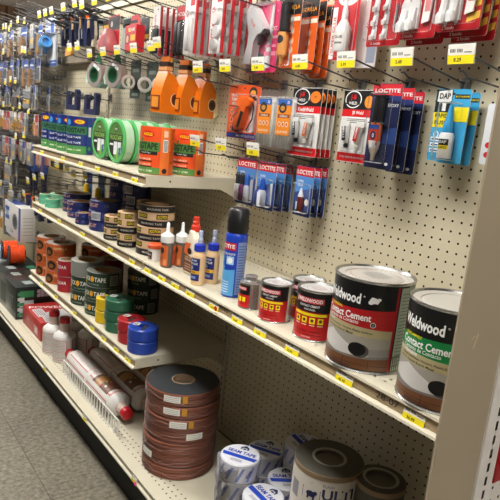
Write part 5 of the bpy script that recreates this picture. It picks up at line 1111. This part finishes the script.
# orange tape dispensers on one hook
def dispenser(y, lab, z):
    t = thing('tape_dispenser', lab, 'tape dispenser', (-75.4, y, z), 104, 'orange tape dispensers'); OG = M('e0760f', .38)
    arc = [(.75+.95*math.cos(rad(q)), 1.9+.95*math.sin(rad(q))) for q in range(300, 49, -20)]
    b = MB(); b.slab([(-1.9, 0), (.95, -.1), (1.2, .2)] + arc + [(1.5, 3.0), (1.4, 3.9), (.3, 5.2), (-.9, 5.6), (-1.5, 4.2), (-2.0, 2.6)], -1.05, 1.05, OG); b.build('dispenser_body', t)
    T9 = TR(.85, 0, 1.9) @ Matrix.Rotation(rad(90), 4, 'X')
    a = MB(); a.lathe([(0, -.98), (.78, -.98), (.78, .98), (0, .98)], M('5a2a10', .5), 26, T9); a.lathe([(0, -1.0), (.42, -1.0)], M('2c140a', .5), 20, T9); a.lathe([(.42, 1.0), (0, 1.0)], M('2c140a', .5), 20, T9); a.build('hub_hole_shade', t)  # solid dark discs, the shade of the open hole put into the colour
    a = MB(); a.ring(2.0, .8, -.98, .98, M('f1e6c8', .3), M('ecdcb0', .45), 40, T9); a.build('tape_roll', t)
    l = MB(); ml = lambda u, v, d: Vector((-1.98+.1*abs(v-2)*.3-d*1.0, -u, v)); 
    l.box(-2.08, -.85, .5, -1.9, .85, 2.3, M('7a3210', .5)); l.rect(-.7, .7, .7, 2.1, lambda u, v, d: Vector((-2.08-d, -u, v)), M('d98a2c'), .01)
    l.build('front_label', t)
    h = MB(); h.slab([(-1.0, 4.9), (-.1, 5.0), (.1, 7.4), (-.7, 7.6)], -.85, .85, M('c9671c', .4)); h.box(-.95, -.87, 6.3, .05, .87, 6.9, M('2a1a14', .5)); h.box(-1.0, -.88, 5.75, .05, .88, 6.2, M('d9a06a', .5)); h.box(-1.0, -.9, 5.0, .05, .9, 5.6, M('d9cfc4', .5)); h.disc(.0, 7.1, .3, .3, lambda u, v, d: Vector((-.3+u*.5, -.87-d, v)), M('6fae5a'), .01, 14)
    h.build('hang_label', t); return t
d0 = dispenser(-8.4, 'orange packing tape dispenser, frontmost of three on one hook', 1.0); dup(d0, (-75.2, -5.4, .95), 106, 'orange packing tape dispenser, middle of three on one hook'); dup(d0, (-75.0, -2.5, .9), 108, 'orange packing tape dispenser, rearmost of three on one hook')
make_hook(10.4, True, label='black wire hook carrying three orange tape dispensers', loc=(-75.4, 0, 9.0), price='8.99', big=False)
for k, x in enumerate((-79.1, -85.0, -91.1, -96.9, -103.0)): make_hook(9.4, True, label='black wire hook in the row of green dispensers, ' + ['directly left of the orange dispensers', 'empty, second left of the orange dispensers', 'carrying the rightmost green striped card', 'carrying the pink tape card', 'carrying the right clear dispenser'][k], loc=(x, 0, 8.9), price='3.99', big=False)
# clear tape dispensers with green core
def clear_disp(x, y, z, lab):
    t = thing('clear_tape_dispenser', lab, 'tape dispenser', (x, y, z), 14, 'clear tape dispensers'); R = 2.4; T = Matrix.Rotation(rad(90), 4, 'X')
    b = MB(); b.ring(R, 1.55, -.8, .8, clear_mat('tape_clear_side', (.9, .76, .70), .4, .25) if 'tc' not in KIDS else KIDS['tc'], None, 36, TR(0, 0, 2.7) @ T); KIDS['tc'] = b.mats[0]; b.build('clear_tape', t)
    b = MB(); b.ring(1.5, 1.1, -.82, .82, M('1f5a3c', .4), None, 30, TR(0, 0, 2.7) @ T); b.slab([(-.2, 3.9), (1.3, 3.6), (1.6, 4.6), (.9, 6.6), (.3, 6.6), (-.4, 5.0)], -.3, -.1, M('1f5a3c', .4)); b.build('green_card', t)
    a = MB(); a.quad([(-.2, 4.3), (1.6, 3.3), (1.8, 3.8), (0, 4.8)], flat(-.84), WHITE, .01); a.text('TAPE', .8, 4.05, .35, flat(-.84), INK, .02, rot=-28); a.build('white_sticker', t)
    b = MB(); b.slab([(-2.8, 2.2), (-1.6, 4.4), (-1.0, 4.6), (-1.9, .9), (-2.4, .9)], -.7, .7, GREENCLEAR); b.slab([(-2.2, 1.0), (1.8, .2), (2.6, .9), (2.4, 1.3), (-1.4, 1.7)], -.75, .75, GREENCLEAR); b.build('dispenser_frame', t); return t
c0 = clear_disp(-112.8, -4.0, 4.6, 'clear tape dispenser with dark green core, left one'); dup(c0, (-103.8, -4.0, 4.5), 14, 'clear tape dispenser with dark green core, right one')
for x, s in ((-113.4, 'left clear dispenser'), (-109.2, 'gap between the clear dispensers')): make_hook(9.4, True, label='black wire hook above the ' + s, loc=(x, 0, 10.4), price='4.49', big=False)
def pink_tape(x, y, z, lab, col):
    t = thing('tape_card', lab, 'tape card', (x, y, z)); b = card_base(4.2, 6.4, M('3a4842', .45)); b.rect(-1.2, 4.4, 1.2, 5.0, F5, M('7e8a80')); b.rect(-1.2, .4, 1.2, .9, F5, M('8e9a90')); b.build('backing_card', t); T = Matrix.Rotation(rad(65), 4, 'Z') @ Matrix.Rotation(rad(90), 4, 'X')
    b = MB(); b.ring(1.2, .75, -.9, .9, M(col, .4), M('c9bfb8', .5), 30, TR(-.3, -1.2, 2.6) @ T); b.build('tape_roll', t); return t
pink_tape(-96.6, -3.4, 3.2, 'dark card with pink tape roll right of the clear dispensers', 'c8746c'); pink_tape(-91.0, -3.0, 2.8, 'dark card with white tape roll beside the pink one', 'cfcfcc'); pink_tape(-86.6, -2.6, 2.8, 'dark card with pale tape roll partly behind the orange dispensers', 'bdb9b2')
t = thing('tape_card', 'small red tape card between clear dispenser and pink tape', 'tape card', (-99.6, -2.4, 4.0)); b = card_base(2.6, 4.4, M('b5303c', .45)); b.rect(-1, 2.8, 1, 3.4, F5, WHITE); b.disc(0, 1.5, .8, .8, F5, M('d9a0a0'), .012); b.build('backing_card', t)

# C clamps and spring clamps
DB = M('20284e', .4)
def cclamp(x, z, lab, y=-3.2, s=1.0):
    t = thing('c_clamp', lab, 'clamp', (x, y, z), 0, 'dark blue C clamps'); b = MB()
    b.slab([(-3.2*s, 0), (3.0*s, 0), (3.3*s, .5*s), (3.3*s, 4.0*s), (2.6*s, 4.4*s), (1.9*s, 4.2*s), (1.9*s, 1.2*s), (-1.9*s, 1.1*s), (-1.9*s, 3.4*s), (-2.2*s, 4.0*s), (-3.0*s, 4.0*s), (-3.3*s, 3.4*s), (-3.4*s, .6*s)], -.45, .45, DB); b.build('clamp_frame', t)
    b = MB(); b.tube([(-4.2*s, 0, 3.4*s), (-.6*s, 0, 3.4*s)], .22, DKWIRE, 8); b.lathe([(0, 0), (.5, 0), (.5, .3), (0, .3)], DKWIRE, 14, TR(-.6*s, 0, 3.4*s) @ Matrix.Rotation(rad(90), 4, 'Y')); b.tube([(-4.0*s, -.9, 3.4*s), (-4.0*s, .9, 3.4*s)], .12, DKWIRE, 6); b.build('clamp_screw', t); return t
cc = cclamp(-128.0, .2, 'dark blue C clamp hanging on the pegboard, left one'); dup(cc, (-117.6, -3.0, -.4), 0, 'dark blue C clamp hanging on the pegboard, right one above the blue packs')
for x, s in ((-131, 'left'), (-126, 'left centre'), (-120.6, 'right centre'), (-115, 'right')): make_hook(8.0, False, label='dark wire hook holding the C clamps, %s one' % s, loc=(x, 0, 3.4))
def spring_clamp(x, y, z, lab, rz=0):
    t = thing('spring_clamp', lab, 'clamp', (x, y, z), rz, 'navy spring clamps'); b = MB(); b.slab([(-1.6, 3.6), (-1.1, 0), (-.4, .1), (-.2, 2.6), (.6, 4.6), (.2, 5.6), (-.9, 5.4)], -.6, .6, DB); b.slab([(.3, 4.6), (.6, 2.4), (1.1, 1.2), (1.8, 1.4), (1.7, 3.6), (1.2, 5.2), (.6, 5.8)], -.6, .6, M('191d38', .4)); b.build('clamp_jaws', t)
    b = MB(); b.slab([(-.2, 3.2), (.5, 3.4), (.4, 5.2), (-.3, 5.0)], -.7, .7, M('c8a878', .5)); b.lathe([(0, -.7), (.45, -.7), (.45, .7), (0, .7)], ORANGE, 14, TR(-.3, 0, 5.4) @ Matrix.Rotation(rad(90), 4, 'X')); b.build('clamp_spring', t); return t
sc = spring_clamp(-131.5, -4.2, 13.6, 'navy spring clamp in the top row, far left of four')
for k, x in enumerate((-125.6, -120.0, -115.2)): dup(sc, (x, -4.2-.3*k, 13.2-.3*k), (10, -6, 20)[k], 'navy spring clamp in the top row, ' + ('second', 'third', 'rightmost')[k] + ' of four from the left')
t = thing('strap_pack', 'tan and white strap hanging at the right of the navy spring clamps', 'strap', (-113.8, -4.2, 11.6)); b = MB(); b.slab([(-.6, 5.6), (.2, 5.6), (.8, 3.0), (-.6, .4), (-1.3, .4), (-.2, 2.8)], -.5, .0, M('c9bda6', .6)); b.slab([(-1.5, .2), (-.5, .0), (-.3, .9), (-1.2, 1.1)], -.5, .1, M('5a4632', .6)); b.build('strap_loop', t)
t = thing('pouch', 'amber pouch with brown wrap hanging below the navy clamps', 'pack', (-122.4, -6.0, 10.8)); b = MB(); b.slab([(-2.0, 0), (2.0, .2), (1.6, 1.8), (-1.6, 1.6)], -.6, 0, M('b07a24', .5)); b.build('pouch_body', t)
t = thing('tool_bundle', 'tangle of dark wire tool handles on the top row hooks', 'tool bundle', (-121.5, -6.5, 18.6)); t['kind'] = 'stuff'; b = MB()
for k in range(70):
    x0 = RND.uniform(-11, 7); z0 = RND.uniform(-1.2, 1.6) - x0*.04; y0 = RND.uniform(-2.5, 4)
    b.tube([(x0, y0, z0), (x0+RND.uniform(-.4, 1.6), y0+RND.uniform(1.0, 2.4), z0+RND.uniform(-.9, .3)), (x0+RND.uniform(.5, 2.4), y0+RND.uniform(2, 4), z0+RND.uniform(-1.2, .6))], RND.uniform(.08, .26), [DKWIRE, BLACK, GREYMETAL, M('3a3d42')][k % 4], 5)
b.build('wire_handles', t)
for k, x in enumerate((-111.4, -117.6, -124.8, -128.8, -132.8)): make_hook(9.4, True, label='black wire hook of the top clamp row, %s from the right' % ('first', 'second', 'third', 'fourth', 'fifth')[k], loc=(x, 0, 18.0), big=False)
# bar clamps left of the upper shelf end
def bar_clamp(x, y, z, lab, col):
    t = thing('bar_clamp', lab, 'clamp', (x, y, z), 0, 'blue pistol grip bar clamps'); BC = M('39549c', .4); K = M('1b1f3a', .4)
    b = MB(); b.slab([(-1.8, 6.0), (-.6, 8.6), (1.0, 8.6), (1.9, 6.2), (1.7, 3.6), (.4, 3.4), (-1.4, 4.0)], -.6, .6, BC); b.build('clamp_head', t)
    b = MB(); b.slab([(-.2, 3.8), (1.5, 3.8), (1.2, -1.2), (-.1, -1.0)], -.45, .45, K); b.slab([(-2.4, 5.2), (-1.2, 5.8), (-1.0, 4.6), (-2.2, 3.6)], -.5, .5, K); b.build('clamp_grip', t)
    b = MB(); b.box(-.25, -.15, -3.0, .25, .15, 9.0, DKWIRE); b.build('clamp_bar', t)
    b = MB(); b.box(-.75, -.66, 5.6, .2, .66, 8.0, M(col, .4)); b.box(.2, -.66, 4.4, .75, .66, 8.0, M('e2581c' if col != '39549c' else '2c3f80', .4)); b.build('colour_stripe', t); return t
bc = bar_clamp(-151.8, -4.2, -19.4, 'blue pistol grip bar clamp left of the upper shelf end, front one', '39549c'); dup(bc, (-157.2, -3.4, -20.0), 0, 'blue pistol grip bar clamp, farthest left of the group')
bar_clamp(-145.2, -4.0, -19.4, 'blue bar clamp with white and orange stripe beside the upper shelf end', 'd9d4cc')
for k, (x, y, z) in enumerate(((-156.0, -4.6, -28.2), (-149.4, -4.6, -28.0), (-143.4, -4.4, -27.6), (-137.4, -4.0, -26.8), (-132.6, -3.6, -26.0))):
    dup(sc, (x, y, z), 6*k, 'navy clamp hanging under the middle shelf end, %s from the left' % ('first', 'second', 'third', 'fourth', 'fifth')[k], 'navy clamps under the middle shelf end')
for k, x in enumerate((-155.4, -143.6, -133.0)): make_hook(9.0, True, label='black wire hook under the middle shelf end, %s' % ('left', 'centre', 'right')[k], loc=(x, 0, -21.6), big=False)
# row below the upper shelf: yellow and blue tools, empty hooks
for k, (x, z) in enumerate(((-118.6, -12.1), (-112.6, -12.1), (-108.8, -12.8), (-102.8, -12.4), (-139, -18.0), (-134, -16.6), (-128, -15.6))):
    make_hook(9.4, True, label='black wire hook under the upper shelf, %s from the right' % ('fourth', 'third', 'second', 'first', 'seventh', 'sixth', 'fifth')[k], loc=(x, 0, z), big=False)
t = thing('chisel_pack', 'yellow handled tool on blue card under the upper shelf, left one', 'hand tool', (-118.6, -2.4, -20.2)); b = card_base(3.4, 8.0, M('2f62a8', .45)); b.rect(-1.6, 5.5, 1.6, 7.8, F5, M('1b2550')); b.build('backing_card', t); b = MB(); b.lathe([(0, 0), (.6, .1), (.75, 2.0), (.6, 4.6), (.35, 5.0), (0, 5.1)], M('dbb02a', .4), 18, TR(.4, -.8, .6)); b.build('yellow_handle', t)
dup(t, (-112.6, -2.2, -20.2), 0, 'yellow handled tool on blue card under the upper shelf, right one')
t = thing('tool_card', 'long black and yellow tool card under the upper shelf end', 'card', (-133.6, -4.5, -13.4)); b = card_base(9, 3.4, M('cfa62a', .45)); b.rect(-4.4, .2, 4.4, 1.6, F5, BLACK); b.text('CLAMP', 0, .9, .7, F5, WHITE, w=4); b.build('backing_card', t)

# ------------------------------------------------------------------ crowded peg hooks in the far bays
hk_protos = {}
def far_hook(x, z, lab, group, tagged):
    if tagged not in hk_protos:
        b = MB(); b.tube([(0, 0, -.4), (0, -1, -.6), (0, -8.4, -.2), (0, -8.9, .1)], .1, M('77787a', .3, .6), 5); b.tube([(0, 0, .4), (0, -1, .3), (0, -9.2, 1.4)], .1, M('a5a5a5', .3, .6), 5); b.box(-.45, -.3, -.7, .45, 0, .7, GREYMETAL)
        t = thing('peg_hook', lab, 'hook', (x, 0, z), 0, group); b.build('hook_wires', t)
        if tagged:
            g = MB(); T = TR(0, -9.3, .45); g.box(-.95, 0, 0, .95, .05, 1.5, M('d8d8d4', .3), T); tagtexts(g, flat(-.02, T), 1.8, 1.42, '2.99', False); g.build('price_tag', t)
        hk_protos[tagged] = t
    else: dup(hk_protos[tagged], (x, 0, z), None, lab, group).scale = (1, RND.uniform(.72, 1.04), 1)
fp_ = {}
def far_pack(kind, x, y, z, lab, group):
    if kind not in fp_:
        b = MB(); w = 3.2; h = 6.0
        if kind == 'brush':
            h = 7.0; b = card_base(3.0, h, M('7f88a6', .45)); b.rect(-1.5, 4.6, 1.5, 6.6, F5, M('3f5fae')); b.rect(-1.4, 5.2, 1.4, 5.6, F5, M('d8dce8'), .016); b.slab([(-.9, .4), (.7, .4), (.9, 2.6), (.3, 4.6), (-.5, 4.6), (-1.1, 2.6)], -.8, -.1, M('8a6a48', .5))
        elif kind == 'bit':
            b = card_base(2.2, 5.6, M('94989f', .45)); b.rect(-1.1, 3.8, 1.1, 5.4, F5, M('35498c')); b.tube([(0, -.3, .5), (0, -.3, 3.4)], .22, GREYMETAL, 6); b.rect(-.9, .2, .9, .7, F5, M('b98f4a'))
        elif kind == 'bag':
            b.slab([(-1.4, 0), (1.4, 0), (1.4, 5.0), (-1.4, 5.0)], -.3, -.05, M('85898d', .35, var=.35, scale=120)); b.slab([(-1.4, 4.0), (1.4, 4.0), (1.4, 5.4), (-1.4, 5.4)], -.32, -.02, M('bcbab5', .5)); b.rect(-1.0, 1.0, 1.0, 2.2, flat(-.3), M('c8a45a', .5, var=.3, scale=120), .01); b.text('PK', 0, 4.7, .5, flat(-.32), INK, .01)
        elif kind == 'red':
            b = card_base(2.6, 5.4, M('aaa29e', .45)); b.rect(-1.3, 3.6, 1.3, 5.2, F5, M('b5303a')); b.slab([(-.8, .5), (.8, .5), (.8, 3.0), (-.8, 3.0)], -.5, -.1, M('b87f6a', .4)); b.rect(-1.1, .1, 1.1, .5, F5, INK)
        elif kind == 'dark':
            b = card_base(2.8, 6.0, M('6d7076', .45)); b.rect(-1.3, 4.2, 1.3, 5.8, F5, M('6f7782')); b.lathe([(0, 0), (.7, .1), (.7, 2.4), (0, 2.5)], M('77706a', .3, .5), 12, TR(0, -.8, .6)); b.rect(-1.0, 2.9, 1.0, 3.4, F5, M('c9a24a'))
        elif kind == 'amber':
            b = card_base(2.4, 5.0, M('c9b58a', .45)); b.rect(-1.1, 3.6, 1.1, 4.8, F5, M('d7d9dd')); b.slab([(-.7, .4), (.7, .4), (.5, 3.0), (-.5, 3.0)], -.5, -.1, M('a97c34', .4))
        o = b.build('hanging_pack', None, (x, y, z)); tag(o, lab, 'pack', group); fp_[kind] = o
    else: dup(fp_[kind], (x, y, z), RND.uniform(-6, 6), lab, group)
ROWS = [(18.6, ['brush', 'brush', 'bag'], 'top'), (11.2, ['bit', 'brush', 'bit'], 'second'), (5.0, ['bit', 'bag', 'dark'], 'third'), (-1.6, ['red', 'bag', 'amber'], 'fourth'), (-8.4, ['red', 'bit', 'bag'], 'fifth'), (-15.4, ['bag', 'dark', 'red'], 'sixth'), (-22.4, ['amber', 'bag', 'dark'], 'seventh'), (-29.4, ['dark', 'bag', 'amber'], 'eighth')]
kindlab = {'brush': 'blue headed card with brown handle', 'bit': 'pale blue headed bit card', 'bag': 'grey hardware bag', 'red': 'red headed card', 'dark': 'dark card', 'amber': 'tan headed amber card'}
for z, kinds, rn in ROWS:
    k = 0
    x = -141.5
    while x > -206:
        skip = (z < -12 and x > -160)
        if not skip:
            tg = RND.random() < .4
            far_hook(x, z+RND.uniform(-.6, .6), 'wire peg hook %s in the %s row of the crowded far bays' % ('with yellow price tag' if tg else 'without a tag', rn), '%s far peg hooks in the %s row' % ('tagged' if tg else 'plain', rn), tg)
            kd = kinds[(k*2 + k//3) % 3]
            for q in range(RND.choice((1, 1, 2, 2))):
                far_pack(kd, x+RND.uniform(-.6, .6), -7.0+2.1*q+RND.uniform(-.8, .8), z-.4-{'brush': 6.6, 'bit': 5.2, 'bag': 5.0, 'red': 5.0, 'dark': 5.6, 'amber': 4.6}[kd], '%s in the %s row of the crowded far bays' % (kindlab[kd], rn), '%s packs of the %s far row' % (kd, rn))
        if not skip: far_hook(x-1.4, z+3.2+RND.uniform(-.6, .6), 'wire peg hook without a tag in the %s row of the crowded far bays' % rn, 'plain far peg hooks in the %s row' % rn, False)
        x -= 2.9; k += 1
t = thing('cap_pack', 'grey card with bright blue sleeve on the far bay edge', 'pack', (-140.4, -4.2, 9.4)); b = card_base(8, 7.6, M('77787c', .45)); b.rect(-3.8, .3, 3.8, 1.5, F5, M('3f5a9c')); b.rect(-3.4, 1.8, .5, 3.2, F5, M('c8c8cc')); b.build('backing_card', t); b = MB(); b.lathe([(0, -2), (1.3, -2), (1.4, 2), (.9, 2), (.9, 1.4), (0, 1.4)], M('4a94d4', .4), 24, TR(-1.2, -1.6, 4.6) @ Matrix.Rotation(rad(65), 4, 'Y')); b.build('blue_sleeve', t); blister(-3.4, .8, 3.6, 7.0, 2.6, t)
t = thing('tool_pack', 'white and blue header pack above the blue sleeve card', 'pack', (-142.6, -4.0, 16.0)); b = card_base(7.4, 4.4, M('c9d0de', .45)); b.rect(.4, .6, 2.8, 3.4, F5, M('3f66b8')); b.rect(-3.5, .6, 0, 1.8, F5, M('7a90c8')); b.build('backing_card', t)
t = thing('brown_pack', 'grey brown wrapped roll below the top rail on the pegboard', 'pack', (-131.5, -1.2, 10.4)); b = MB(); b.box(-8, -.6, 0, 7, .6, 2.6, M('a39786', .6, var=.2, scale=40), bev=.25); b.build('wrapped_roll', t)

# ------------------------------------------------------------------ camera and view
cam = bpy.data.cameras.new('camera'); co = bpy.data.objects.new('camera', cam); C.objects.link(co)
cam.sensor_width = 36; cam.lens = 578.69/500*36; cam.clip_start = 0.02; cam.clip_end = 60
rx, ro_, rz = rad(78.2237), rad(5.7286), rad(52.8318)
def Rcam():
    cx, sx = math.cos(rx), math.sin(rx); cy, sy = math.cos(ro_), math.sin(ro_); cz, sz_ = math.cos(rz), math.sin(rz)
    A = Matrix(((cz, -sz_, 0), (sz_, cz, 0), (0, 0, 1))); B = Matrix(((1, 0, 0), (0, cx, -sx), (0, sx, cx))); D = Matrix(((cy, -sy, 0), (sy, cy, 0), (0, 0, 1)))
    return A @ B @ D
m4 = Rcam().to_4x4(); m4.translation = W(0, -48.147, 0); co.matrix_world = m4
sc_ = bpy.context.scene; sc_.camera = co
w = bpy.data.worlds.new('world'); sc_.world = w; w.use_nodes = True
w.node_tree.nodes['Background'].inputs[0].default_value = (0.9, 0.93, 1, 1); w.node_tree.nodes['Background'].inputs[1].default_value = 0.03
sc_.view_settings.view_transform = 'Standard'; sc_.view_settings.look = 'None'; sc_.view_settings.gamma = 1; sc_.view_settings.exposure = -0.1; sc_.view_settings.use_curve_mapping = False
